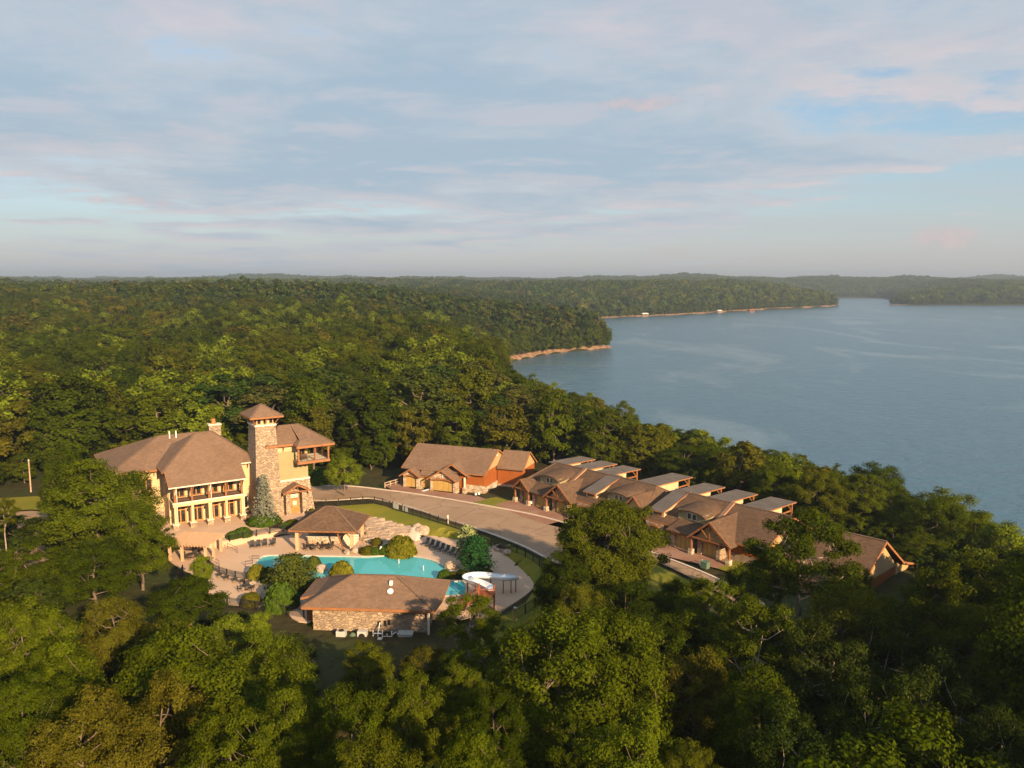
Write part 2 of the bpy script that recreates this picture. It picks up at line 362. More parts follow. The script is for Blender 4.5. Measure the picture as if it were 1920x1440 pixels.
# ------------------------------------------------------------------ terrain
LAKE = np.array([(150, -150), (118, 40), (99, 105), (94, 135), (84, 185), (64, 228), (50, 262), (30, 320), (12, 377), (-6, 440), (-12, 520), (-5, 575), (8, 612), (40, 665), (80, 703), (88, 716), (80, 745), (40, 800), (20, 900), (40, 1050), (80, 1200), (97, 1262), (200, 1335), (329, 1450), (430, 1560), (534, 1672), (650, 1780), (775, 1915), (800, 1990), (900, 2330), (1060, 2850), (1330, 2900), (1120, 2250), (955, 2035), (1000, 1995), (1290, 1985), (2200, 1960), (3600, 1500), (3600, -500)], float)
LAKE_Z = -14.0
def poly_dist(P, poly):
    """signed distance, positive outside"""
    A = np.asarray(poly, float); B = np.roll(A, -1, 0); d = np.full(len(P), 1e18); ins = np.zeros(len(P), bool)
    for a, b in zip(A, B):
        ab = b - a; t = np.clip(((P - a) @ ab) / max(ab @ ab, 1e-9), 0, 1); q = P - a - t[:, None] * ab
        d = np.minimum(d, (q * q).sum(1))
        c = (a[1] > P[:, 1]) != (b[1] > P[:, 1])
        with np.errstate(divide='ignore', invalid='ignore'):
            xi = (b[0] - a[0]) * (P[:, 1] - a[1]) / (b[1] - a[1]) + a[0]
        ins ^= c & (P[:, 0] < xi)
    d = np.sqrt(d); return np.where(ins, -d, d)
def sstep(a, b, x):
    t = np.clip((x - a) / (b - a), 0, 1); return t * t * (3 - 2 * t)
_rs = np.random.RandomState(5)
_waves = [(_rs.uniform(0, 6.28), _rs.uniform(0, 6.28), k) for k in np.geomspace(1 / 1500, 1 / 120, 14)]
def wavy(P):
    s = np.zeros(len(P)); n = 0
    for a, ph, k in _waves:
        amp = (1 / 1500 / k) ** 0.8; s += amp * np.sin((P[:, 0] * math.cos(a) + P[:, 1] * math.sin(a)) * k * 6.28 + ph); n += amp
    return s / n * 2.2
g2 = lambda *pts, z=0.0: [tuple(ground(x, y, z)[:2]) for x, y in pts]
DECK = g2((318, 1052), (345, 1022), (420, 1012), (470, 1008), (545, 1003), (560, 985), (690, 985), (790, 1001), (870, 1012), (940, 1025), (965, 1045), (988, 1068), (1001, 1095), (985, 1116), (925, 1152), (880, 1158), (640, 1165), (560, 1165), (520, 1140), (400, 1128), (385, 1090))
UPPER = [tuple(ground(x, y, 1.0)[:2]) for x, y in ((-30, 1010), (150, 1000), (290, 985), (330, 1012), (430, 1006), (545, 988), (570, 960), (700, 948), (760, 962), (900, 1022), (1000, 1062), (1060, 1092), (1180, 1120), (1300, 1160), (1480, 1200), (1620, 1170), (1700, 1115), (1500, 1005), (1330, 948), (1150, 893), (1000, 884), (760, 884), (640, 892), (560, 893), (300, 878), (150, 890), (-60, 930))]
def terrain(P):
    P = np.asarray(P, float); x, y = P[:, 0], P[:, 1]
    wv = wavy(P); dl = poly_dist(P, LAKE)
    far = sstep(200, 900, y - 0.2 * x)
    hill = 1.0 + 15 * far + 14 * sstep(1600, 4800, y) + wv * (1.5 + 8.0 * sstep(200, 900, y) + 9 * sstep(2200, 4200, y))
    hill += 26 * np.exp(-((x + 1150) / 420) ** 2 - ((y - 4200) / 320) ** 2) + 14 * np.exp(-((x - 900) / 500) ** 2 - ((y - 3600) / 500) ** 2)
    hill -= 7.0 * sstep(100, 55, y) * sstep(400, 100, np.abs(x)) + 3.5 * sstep(0, 45, x) * sstep(105, 70, y)
    wid = 45 + 160 * sstep(350, 900, y)
    lb = np.clip((dl + 1) / wid, 0, 1) ** 0.75
    nat = np.where(dl > -1, -14.3 + (hill + 14.3) * lb, -14.3 - np.minimum(6, -(dl + 1) * 0.15))
    dd = np.maximum(poly_dist(P, DECK), 0); du = np.maximum(poly_dist(P, UPPER), 0)
    site = -0.15 + 1.12 * dd / (dd + du + 1e-6)
    site = np.where(du <= 0, 0.97, site); site = np.where(dd <= 0.0, np.where(poly_dist(P, DECK) < -2.0, -2.6, -0.15), site)
    b = sstep(3, 24, np.minimum(dd, du))
    return site * (1 - b) + nat * b
def tz(x, y): return float(terrain([(x, y)])[0])
def graded(lo, hi, f0, f1, step, grow):
    a = list(np.arange(f0, f1 + 1e-6, step)); s = step; v = f1
    while v < hi: s *= grow; v += s; a.append(v)
    s = step; v = f0
    while v > lo: s *= grow; v -= s; a.insert(0, v)
    return np.array(a)
gx = graded(-6000, 6000, -80, 100, 1.6, 1.06); gy = graded(-400, 9000, 84, 182, 1.6, 1.045)
GX, GY = np.meshgrid(gx, gy); GP = np.stack([GX.ravel(), GY.ravel()], 1); GZ = terrain(GP)
nx, ny = len(gx), len(gy)
LAWN = [tuple(ground(x, y, 0.5)[:2]) for x, y in ((572, 972), (600, 951), (700, 944), (760, 957), (900, 1002), (1040, 1064), (1062, 1140), (960, 1190), (900, 1200), (905, 1160), (985, 1118), (1001, 1095), (965, 1045), (870, 1012), (790, 1001), (690, 968))]
GZ = GZ - 0.28 * ((poly_dist(GP, UPPER) < 0) | (poly_dist(GP, LAWN) < 0.5))
idx = np.arange(nx * ny).reshape(ny, nx)
faces = np.stack([idx[:-1, :-1], idx[:-1, 1:], idx[1:, 1:], idx[1:, :-1]], -1).reshape(-1, 4)
me = bpy.data.meshes.new('ground'); me.from_pydata(np.column_stack([GP, GZ]).tolist(), [], faces.tolist())
me.polygons.foreach_set('use_smooth', [True] * len(me.polygons))
go = link_mesh('ground', me, None, M['forest_floor']); go['kind'] = 'structure'
me = bpy.data.meshes.new('lake'); me.from_pydata([(-60, -400, LAKE_Z), (4500, -400, LAKE_Z), (4500, 3300, LAKE_Z), (-60, 3300, LAKE_Z)], [], [(0, 1, 2, 3)])
tag(link_mesh('lake', me, None, M['lake_water']), kind='structure')

def sheet(name, pts, mt, dz, seg=1.5, label=None):
    """ground sheet draped over the terrain"""
    bm = bmesh.new(); vs = [bm.verts.new((p[0], p[1], 0)) for p in pts]; f = bm.faces.new(vs)
    bmesh.ops.triangulate(bm, faces=bm.faces[:])
    for _ in range(7):
        es = [e for e in bm.edges if e.calc_length() > seg * 1.5]
        if not es: break
        bmesh.ops.subdivide_edges(bm, edges=es, cuts=1); bmesh.ops.triangulate(bm, faces=[f for f in bm.faces if len(f.verts) > 3])
    bm.verts.ensure_lookup_table()
    zz = terrain(np.array([(v.co.x, v.co.y) for v in bm.verts]))
    for v, z in zip(bm.verts, zz): v.co.z = z + dz
    bmesh.ops.recalc_face_normals(bm, faces=bm.faces)
    if sum(f.normal.z for f in bm.faces) < 0: bmesh.ops.reverse_faces(bm, faces=bm.faces)
    me = bpy.data.meshes.new(name); bm.to_mesh(me); bm.free()
    o = link_mesh(name, me, None, M[mt]); o['kind'] = 'structure'
    return o
def smooth_line(pts, n=6, closed=False):
    """Catmull-Rom through 2D points"""
    P = [np.array(p[:2], float) for p in pts]; out = []; N = len(P)
    rng = range(N) if closed else range(N - 1)
    for i in rng:
        g = (lambda k: P[k % N]) if closed else (lambda k: P[min(max(k, 0), N - 1)])
        p0, p1, p2, p3 = g(i - 1), g(i), g(i + 1), g(i + 2)
        for k in range(n):
            t = k / n; out.append(tuple(0.5 * (2 * p1 + (p2 - p0) * t + (2 * p0 - 5 * p1 + 4 * p2 - p3) * t * t + (3 * p1 - p0 - 3 * p2 + p3) * t ** 3)))
    if not closed: out.append(tuple(P[-1]))
    return out
up2 = lambda *pts: [tuple(ground(x, y, 1.0)[:2]) for x, y in pts]
far_kerb = smooth_line(up2((560, 908), (600, 911), (655, 912), (720, 919), (800, 930), (900, 947), (1000, 966), (1080, 988), (1160, 1014), (1235, 1042), (1311, 1072), (1370, 1100), (1430, 1135)))
near_kerb = smooth_line(up2((560, 936), (600, 938), (660, 935), (700, 934), (760, 948), (830, 970), (900, 992), (980, 1022), (1045, 1054), (1090, 1060), (1140, 1043), (1190, 1046), (1234, 1055), (1293, 1082), (1350, 1112), (1410, 1147)))
sheet('road', far_kerb + near_kerb[::-1], 'asphalt', 0.03)
sheet('lawn', up2((572, 972), (600, 951), (700, 944), (760, 957), (830, 978), (900, 1002), (980, 1032), (1040, 1064), (1062, 1090), (1062, 1140), (1010, 1160), (960, 1190), (900, 1200), (905, 1160), (985, 1118), (1001, 1095), (988, 1068), (965, 1045), (940, 1025), (870, 1012), (790, 1001), (760, 990), (690, 968), (600, 985)), 'lawn', 0.02)
sheet('road_verge', up2((1050, 1060), (1092, 1066), (1140, 1050), (1190, 1052), (1232, 1060), (1291, 1088), (1348, 1118), (1340, 1150), (1200, 1130), (1062, 1120)), 'lawn', 0.025)
sheet('parking', up2((-30, 962), (60, 958), (110, 962), (170, 985), (260, 985), (280, 1000), (200, 1050), (60, 1060), (-30, 1050)), 'asphalt', 0.03)
sheet('lawn', up2((-20, 935), (70, 930), (110, 950), (100, 958), (60, 955), (-20, 960)), 'lawn', 0.02)
# kerbs follow the far edge of the road
def ribbon(name, line, w0, w1, z0, z1, mt):
    L = np.array(line); T = np.gradient(L, axis=0); T /= np.linalg.norm(T, axis=1)[:, None]; N = np.stack([-T[:, 1], T[:, 0]], 1)
    a, b = L + N * w0, L + N * w1; za = terrain(a); mb = MB()
    for i in range(len(L) - 1):
        q = [(*a[i], za[i]), (*b[i], za[i]), (*b[i + 1], za[i + 1]), (*a[i + 1], za[i + 1])]
        mb.prism([(x, y, z + z0) for x, y, z in q], [(x, y, z + z1) for x, y, z in q])
    return mb
tag(ribbon('kerb', far_kerb, 0.05, 0.45, -0.05, 0.15, 0).build('kerb', 'kerb_concrete'), kind='structure')
tag(ribbon('kerb', near_kerb[:52], -0.45, -0.05, -0.05, 0.13, 0).build('kerb', 'kerb_concrete'), kind='structure')

# ------------------------------------------------------------------ building helpers (local: x along the front, y into the building, z up)
def window(parent, x0, x1, z0, z1, y, name='window', frame='door_wood', t=0.14, mull=1, face='y', sgn=-1, glass='window_glass', sub=True):
    """frame with its pane; face 'y': wall in the x-z plane at y, looking along sgn*y; face 'x': wall in the y-z plane"""
    f = MB(); d = 0.10
    def bx(mb, a0, a1, b0, b1, e0, e1):
        lo, hi = (y + sgn * e0, y + sgn * e1); lo, hi = min(lo, hi), max(lo, hi)
        if face == 'y': mb.box(a0, a1, lo, hi, b0, b1)
        else: mb.box(lo, hi, a0, a1, b0, b1)
    bx(f, x0, x0 + t, z0, z1, 0, d); bx(f, x1 - t, x1, z0, z1, 0, d); bx(f, x0 + t, x1 - t, z1 - t, z1, 0, d); bx(f, x0 + t, x1 - t, z0, z0 + t, 0, d)
    for i in range(1, mull + 1):
        c = x0 + (x1 - x0) * i / (mull + 1); bx(f, c - t * 0.4, c + t * 0.4, z0 + t, z1 - t, 0, d)
    fo = f.build(name, frame, parent)
    p = MB(); bx(p, x0 + t, x1 - t, z0 + t, z1 - t, 0.005, 0.05)
    p.build('pane', glass, fo if sub else parent)
    return fo
def garage_door(parent, cx, w, h, y, n=4, rise=0.35):
    """recessed arched door of vertical panels"""
    pw = w / n; root = None
    for i in range(n):
        x0, x1 = cx - w / 2 + i * pw + 0.03, cx - w / 2 + (i + 1) * pw - 0.03
        f = lambda x: h + rise * (1 - ((x - cx) / (w / 2)) ** 2)
        mb = MB().prism([(x0, y, 0.05), (x1, y, 0.05), (x1, y, f(x1)), (x0, y, f(x0))], [(x0, y + 0.08, 0.05), (x1, y + 0.08, 0.05), (x1, y + 0.08, f(x1)), (x0, y + 0.08, f(x0))])
        if root is None:
            bk = MB().box(cx - w / 2, cx + w / 2, y + 0.085, y + 0.12, 0.05, h)
            root = bk.build('garage_door', 'dark_metal', parent)
        mb.build('panel', 'garage_door', root)
    return root
def pieces(mb, name, mt, parent):
    """each bar of the collection becomes a part of its own"""
    for i in range(0, len(mb.v), 8):
        o = MB(); o.v = mb.v[i:i + 8]; o.f = [tuple(j - i for j in f) for f in mb.f[i // 8 * 6:i // 8 * 6 + 6]]; o.build(name, mt, parent)
def ridge_caps(parent, *edges):
    for a, b in edges: MB().bar(Vector(a) + Vector((0, 0, 0.02)), Vector(b) + Vector((0, 0, 0.02)), 0.34, 0.10).build('ridge_cap', 'ridge_shingle', parent)
def brace(mb, x, y, z, dx, dy, dz, w=0.16):
    """bracket: strut from (x,y,z) out and up, with its short ledger"""
    mb.bar((x, y, z), (x + dx, y + dy, z + dz), w); mb.bar((x, y, z + dz), (x + dx, y + dy, z + dz + 0.001), w * 0.9)
def railing(parent, pts, h=1.0, z=0.0, step=0.35, name='railing', mt='dark_metal', top=0.06):
    mb = MB()
    for a, b in zip(pts, pts[1:]):
        a3, b3 = Vector((a[0], a[1], a[2] if len(a) > 2 else z)), Vector((b[0], b[1], b[2] if len(b) > 2 else z)); L = (b3 - a3).length
        up = Vector((0, 0, 1))
        mb.bar(a3 + up * h, b3 + up * h, top); mb.bar(a3 + up * 0.12, b3 + up * 0.12, top * 0.7)
        k = max(1, int(L / step))
        for i in range(k + 1):
            q = a3.lerp(b3, i / k); mb.bar(q, q + up * h, 0.025 if i not in (0, k) else 0.06)
    return mb.build(name, mt, parent)

# ------------------------------------------------------------------ clubhouse
CH = empty('clubhouse', 'large cream clubhouse with stone tower, brown hip roof and two-storey porch', 'clubhouse', (-59.9, 138.0, 1.0), R(33))
def clubhouse(T):
    # walls
    MB().box(-0.3, 15.2, 3.5, 18, -0.3, 10.1).build('wall', 'cream', T)
    MB().box(-8.6, 2, 8.5, 27.0, -0.3, 9.5).build('wall', 'cream', T, 'cream wall of the long left wing')
    MB().box(-8.7, -0.35, 8.42, 8.49, -0.3, 1.6).build('stone_plinth', 'field_stone', T)
    w = MB(); w.box(-0.36, -0.31, 4.0, 8.3, 5.0, 9.0)
    siding = w.build('siding_panel', 'gable_tan', T)
    for k in range(6): MB().box(-0.42, -0.365, 4.1 + k * 0.72, 4.22 + k * 0.72, 5.0, 9.0).build('batten', 'cream', siding)
    # porch ground floor: beam, columns, stone piers
    MB().box(-0.25, 12.2, -0.15, 3.49, 4.15, 4.85).build('balcony_floor', 'cream', T)
    MB().box(-0.05, 12.0, 0.05, 3.48, 4.86, 4.90).build('balcony_boards', 'deck_board', T)
    MB().box(-0.3, 12.25, -0.2, -0.155, 4.70, 4.95).build('edge_trim', 'pale_trim', T)
    cols = (0.15, 3.05, 6.0, 8.95, 11.8)
    for i, x in enumerate(cols):
        MB().box(x - 0.22, x + 0.22, 0.0, 0.44, 1.05, 4.14).build('column', 'cream', T)
        pr = MB().taper(x - 0.55, x + 0.55, -0.33, 0.77, -0.1, 0.92, 0.06).build('pier', 'field_stone', T)
        MB().box(x - 0.6, x + 0.6, -0.38, 0.82, 0.92, 1.05).build('cap', 'pale_trim', pr)
        p = MB().box(x - 0.17, x + 0.17, 0.05, 0.39, 4.91, 8.2).build('post', 'timber', T)
        b = MB()
        pts = [(x, 0.2, 6.1), (x + 0.15, -0.15, 7.1), (x + 0.25, -0.75, 8.05)]
        for a, c in zip(pts, pts[1:]): b.bar(a, c, 0.17)
        b.build('brace', 'pale_trim' if i in (0, 2) else 'timber', p)
    MB().box(-0.3, 12.3, 0.08, 0.36, 7.95, 8.25).build('porch_beam', 'timber', T)
    for i in (0, 2, 4):
        MB().tube((cols[i] + 0.28, -0.24, 0.0), (cols[i] + 0.28, -0.24, 7.9), 0.07).build('downpipe', 'pale_trim', T)
    railing(T, [(-0.05, 3.4, 4.9), (0.0, 0.1, 4.9)] + [(x, 0.1, 4.9) for x in cols[1:]] + [(12.05, 3.4, 4.9)], 1.05)
    # doors and windows of the porch: upper row then lower row
    for x in (0.55, 3.45, 6.4, 9.2):
        window(T, x, x + 1.95, 5.0, 7.75, 3.48, 'glazed_door', mull=1, t=0.2)
        window(T, x, x + 2.0, 0.1, 3.6, 3.48, 'glazed_door', mull=1, t=0.24)
        MB().box(x + 0.02, x + 1.98, 3.36, 3.40, 2.55, 2.70).build('transom_bar', 'door_wood', T)
    for x in (2.75, 5.7, 8.7): MB().box(x - 0.1, x + 0.1, 3.32, 3.47, 2.2, 2.7).build('wall_lantern', 'dark_metal', T)
    window(T, 12.9, 13.7, 1.2, 3.6, 3.48, 'window', 'pale_trim', mull=0)
    MB().box(12.3, 15.2, 3.40, 3.47, -0.1, 1.0).build('stone_plinth', 'field_stone', T)
    for x in (-7.6, -4.2):
        window(T, x, x + 2.0, 1.0, 3.8, 8.41, 'window', mull=1); window(T, x, x + 2.0, 5.6, 8.0, 8.48, 'window', mull=1)
    # main roof
    e = 10.2; sl = 0.62; r = MB()
    A, B, C, D = (-1.3, 2.5, e), (16.0, 2.5, e), (16.0, 18.7, e), (-1.3, 18.7, e)
    r0, r1 = (6.2, 10.6, 15.3), (9.2, 10.6, 15.3)
    r.slab([A, B, r1, r0], 0.22); r.slab([B, C, r1], 0.22); r.slab([C, D, r0, r1], 0.22); r.slab([D, A, r0], 0.22)
    z_at = lambda y: e + (y - 2.5) * (15.3 - e) / 8.1
    r.slab([(-0.9, -0.95, z_at(-0.95) - 0.0), (12.4, -0.95, z_at(-0.95)), (12.4, 2.6, z_at(2.6) + 0.03), (-0.9, 2.6, z_at(2.6) + 0.03)], 0.2)
    # wing roof
    we = 9.7; a, b, c, d = (-9.6, 7.4, we), (6.0, 7.4, we), (6.0, 28.0, we), (-9.6, 28.0, we)
    q0, q1 = (0.7, 17.7, 14.1), (8.0, 17.7, 14.1)
    r.slab([a, b, q1, q0], 0.22); r.slab([c, d, q0, q1], 0.22); r.slab([d, a, q0], 0.22)
    ro = r.build('roof', 'club_shingle', T)
    ridge_caps(ro, (r0, r1), (A, r0), (B, r1), (C, r1), (q0, q1), (a, q0), (d, q0))
    f = MB()
    zp = z_at(-0.95)
    f.bar((-1.35, 2.45, e - 0.16), (-1.35, 7.6, e - 0.16), 0.12, 0.34); f.bar((-9.6, 7.34, we - 0.14), (-1.3, 7.34, we - 0.14), 0.12, 0.34)
    f.bar((-9.65, 7.34, we - 0.14), (-9.65, 28.0, we - 0.14), 0.12, 0.34)
    f.bar((-0.95, -0.95, zp - 0.12), (-0.95, 2.6, z_at(2.6) - 0.12), 0.12, 0.3)
    f.build('fascia', 'fascia', ro)
    gt = MB(); gt.bar((-1.0, -1.03, zp - 0.13), (12.45, -1.03, zp - 0.13), 0.16, 0.2); gt.bar((12.45, 2.42, e - 0.13), (16.0, 2.42, e - 0.13), 0.16, 0.2)
    gt.build('gutter', 'pale_trim', ro)
    # triangular cheek between porch roof and main wall
    for x in (-0.75, 12.2): MB().prism([(x, 0.2, 8.0), (x, 3.5, 8.0), (x, 3.5, z_at(3.5) - 0.3), (x, 0.2, z_at(0.2) - 0.3)], [(x + 0.1, 0.2, 8.0), (x + 0.1, 3.5, 8.0), (x + 0.1, 3.5, z_at(3.5) - 0.3), (x + 0.1, 0.2, z_at(0.2) - 0.3)]).build('gable_cheek', 'cream', T)
    bk = MB()
    for y in (3.8, 5.2, 6.6, 8.0): bk.bar((-0.35, y, e - 1.5), (-1.15, y, e - 0.4), 0.14)
    for x in (-8.2, -6.0, -4.0, -1.8): bk.bar((x, 8.5, we - 1.4), (x, 7.7, we - 0.35), 0.14)
    bk.bar((13.8, 3.5, e - 1.4), (13.8, 2.7, e - 0.4), 0.14); bk.bar((15.0, 3.5, e - 1.4), (15.0, 2.7, e - 0.4), 0.14)
    pieces(bk, 'eave_bracket', 'fascia', T)
    # chimney with clay pot, vents
    chm = MB().box(9.0, 11.2, 11.6, 13.0, 13.0, 16.2).build('chimney', 'field_stone', T)
    MB().box(8.9, 11.3, 11.5, 13.1, 16.2, 16.42).build('cap', 'pale_trim', chm); MB().tube((10.0, 12.3, 16.42), (10.0, 12.3, 17.4), 0.42, 0.36, 8).build('flue_pot', 'clay', chm)
    for x in (2.6, 3.8): MB().tube((x, 16.6, 13.2), (x, 16.6, 15.0), 0.12).build('vent_pipe', 'white_metal', T)
    # stone tower
    tw = MB().prism([(13.9, -1.5, -0.3), (18.9, -1.5, -0.3), (18.9, 5.2, -0.3), (13.9, 5.2, -0.3)], [(14.5, -0.8, 17.3), (18.2, -0.8, 17.3), (18.2, 3.9, 17.3), (14.5, 3.9, 17.3)]).build('tower', 'field_stone', T)
    MB().box(14.35, 18.35, -0.95, 4.05, 17.3, 17.6).build('ledge', 'pale_trim', tw)
    MB().box(14.8, 17.9, -0.5, 3.6, 17.6, 19.1).build('lantern_room', 'cream', tw)
    for x in (14.95, 16.05, 17.15): window(T, x, x + 0.62, 17.75, 18.95, -0.51, 'tower_window', 'timber', 0.08, 0)
    for y in (-0.2, 1.1, 2.4): window(T, y, y + 0.8, 17.75, 18.95, 14.79, 'tower_window', 'timber', 0.08, 0, face='x')
    tr = MB(); P = [(13.3, -2.0, 19.2), (19.4, -2.0, 19.2), (19.4, 5.1, 19.2), (13.3, 5.1, 19.2)]; ap = (16.35, 1.55, 21.2)
    for i in range(4): tr.slab([P[i], P[(i + 1) % 4], ap], 0.14)
    tro = tr.build('tower_roof', 'club_shingle', T)
    ridge_caps(tro, *[(p_, ap) for p_ in P])
    tf = MB()
    for i in range(4):
        a, b = Vector(P[i]), Vector(P[(i + 1) % 4]); tf.bar(a - Vector((0, 0, .17)), b - Vector((0, 0, .17)), 0.1, 0.3)
    tf.build('fascia', 'fascia', tro)
    tb = MB()
    for x, y, dx, dy in ((14.6, -0.6, -1, -1), (18.1, -0.6, 1, -1), (14.6, 3.6, -1, 1), (16.3, -0.8, 0, -1)): tb.bar((x, y, 17.6), (x + dx * 0.9, y + dy * 0.9, 19.05), 0.16)
    pieces(tb, 'eave_bracket', 'fascia', tro)
    # block to the right of the tower: stone base, olive wall, cream band
    MB().prism([(17.0, -1.0, -0.3), (25.2, -1.0, -0.3), (25.2, 8.6, -0.3), (17.0, 8.6, -0.3)], [(17.3, -0.35, 6.2), (24.5, -0.35, 6.2), (24.5, 8.3, 6.2), (17.3, 8.3, 6.2)]).build('stone_base', 'field_stone', T)
    MB().box(17.2, 24.6, -0.45, 8.4, 6.2, 6.5).build('belt_course', 'pale_trim', T)
    MB().box(17.45, 24.35, -0.15, 8.1, 6.5, 11.9).build('olive_wall', 'olive_stucco', T)
    MB().box(17.4, 24.4, -0.2, 8.15, 11.9, 13.3).build('upper_band', 'cream', T)
    br = MB(); e2 = 13.5
    H0, H1 = (20.2, 3.8, 16.3), (24.0, 3.8, 16.3)
    V = [(16.2, -1.2, e2), (21.3, -1.2, e2), (21.3, -3.4, e2 - .25), (28.6, -3.4, e2 - .25), (28.6, 8.8, e2 - .25), (16.2, 8.8, e2)]
    br.slab([V[0], V[1], (22.4, -0.2, e2 + 0.62), (22.4, 3.8, 16.3), H0], 0.18)
    br.slab([V[1], V[2], (22.4, -1.9, e2 + 0.55), (22.4, -0.2, e2 + 0.62)], 0.18)
    br.slab([V[2], V[3], H1, (22.4, 3.8, 16.3), (22.4, -1.9, e2 + 0.55)], 0.18)
    br.slab([V[3], V[4], H1], 0.18); br.slab([V[4], V[5], H0, H1], 0.18); br.slab([V[5], V[0], H0], 0.18)
    bro = br.build('block_roof', 'club_shingle', T)
    ridge_caps(bro, (H0, H1), (V[0], H0), (V[3], H1), (V[4], H1), (V[5], H0))
    bf = MB()
    for a, b in zip(V, V[1:] + V[:1]): bf.bar(Vector(a) - Vector((0, 0, .2)), Vector(b) - Vector((0, 0, .2)), 0.12, 0.4)
    bf.build('fascia', 'fascia', bro)
    bb = MB()
    for x in (17.6, 19.6): bb.bar((x, -0.2, 12.0), (x, -1.0, 13.2), 0.15)
    bb.bar((17.4, 0.1, 12.0), (16.5, 0.1, 13.2), 0.15); bb.bar((27.4, -2.6, 11.9), (28.4, -2.6, 13.0), 0.15); bb.bar((17.4, 6.0, 12.0), (16.5, 6.0, 13.2), 0.15)
    pieces(bb, 'eave_bracket', 'timber', bro)
    # corner balcony
    MB().box(21.7, 27.7, -2.7, 4.0, 10.0, 10.12).build('balcony_boards', 'pale_trim', T)
    bfm = MB(); bfm.bar((21.6, -2.75, 9.9), (27.8, -2.75, 9.9), 0.2, 0.45); bfm.bar((27.8, -2.75, 9.9), (27.8, 4.0, 9.9), 0.2, 0.45); bfm.bar((21.6, -2.75, 9.9), (21.6, -0.2, 9.9), 0.2, 0.45)
    bfm.build('balcony_beam', 'fascia', T)
    for x, y in ((21.8, -2.6), (25.0, -2.6), (27.6, -2.6), (27.6, 0.6), (27.6, 3.8)): MB().box(x - 0.16, x + 0.16, y - 0.16, y + 0.16, 10.12, 13.1).build('balcony_post', 'timber', T)
    railing(T, [(21.8, -0.2, 10.1), (21.8, -2.6, 10.1), (27.6, -2.6, 10.1), (27.6, 3.8, 10.1)], 1.0)
    for x in (22.0, 22.9, 23.8): MB().bar((x, -0.15, 8.6), (x, -2.4, 9.7), 0.16).build('strut', 'timber', T)
    for y in (0.6, 2.2, 3.6): MB().bar((24.4, y, 8.6), (27.4, y, 9.7), 0.16).build('strut', 'timber', T)
    window(T, 22.4, 23.8, 10.2, 12.6, -0.21, 'balcony_door', 'timber', mull=1)
    ch = MB().box(22.6, 23.9, -1.9, -1.1, 10.5, 10.65).box(22.6, 23.9, -1.25, -1.1, 10.6, 11.3)
    for x in (22.65, 23.85):
        for y in (-1.85, -1.2): ch.box(x - 0.05, x + 0.05, y - 0.05, y + 0.05, 10.12, 10.5)
    ch.build('balcony_bench', 'chair_frame', T)
    # entrance gable
    eg = MB(); zr, ze = 6.0, 4.5
    eg.slab([(18.6, -3.0, ze), (21.3, -3.0, zr), (21.3, -0.5, zr), (18.6, -0.5, ze)], 0.14); eg.slab([(21.3, -3.0, zr), (24.0, -3.0, ze), (24.0, -0.5, ze), (21.3, -0.5, zr)], 0.14)
    ego = eg.build('entrance_roof', 'club_shingle', T)
    rk = MB(); rk.bar((18.55, -3.02, ze - 0.14), (21.3, -3.02, zr - 0.14), 0.1, 0.3); rk.bar((21.3, -3.02, zr - 0.14), (24.05, -3.02, ze - 0.14), 0.1, 0.3); rk.bar((19.3, -2.9, 4.55), (23.3, -2.9, 4.55), 0.14, 0.2); rk.bar((21.3, -2.9, 4.5), (21.3, -2.9, 5.8), 0.12)
    rk.build('truss', 'timber', ego)
    MB().taper(19.2, 20.1, -2.4, -0.8, -0.2, 4.4, 0.03).build('pillar', 'field_stone', T); MB().taper(22.3, 23.2, -2.4, -0.8, -0.2, 4.4, 0.03).build('pillar', 'field_stone', T)
    dr = MB().box(20.4, 22.0, -1.15, -1.02, 0.0, 2.75).build('front_door', 'door_wood', T)
    MB().box(20.85, 21.55, -1.19, -1.151, 1.6, 2.4).build('pane', 'pale_trim', dr); MB().box(20.55, 20.68, -1.2, -1.151, 1.1, 1.35).build('handle', 'dark_metal', dr)
    window(T, 20.4, 22.0, 2.9, 3.9, -1.03, 'transom', 'door_wood', 0.12, 1, glass='pale_trim')
    MB().box(20.0, 20.15, -1.5, -1.35, 1.8, 2.3).build('wall_lantern', 'dark_metal', T)
clubhouse(CH)
def terrace(name, pts, z0, z1, mt): return tag(MB().flat(pts, z0, z1).build(name, mt), kind='structure')
patio = terrace('patio', [tuple(ground(x, y, 1.0)[:2]) for x, y in ((296, 1000), (335, 1022), (440, 1013), (475, 1004), (545, 990), (600, 972), (590, 962), (470, 965), (310, 975))], -0.4, 1.06, 'paver')

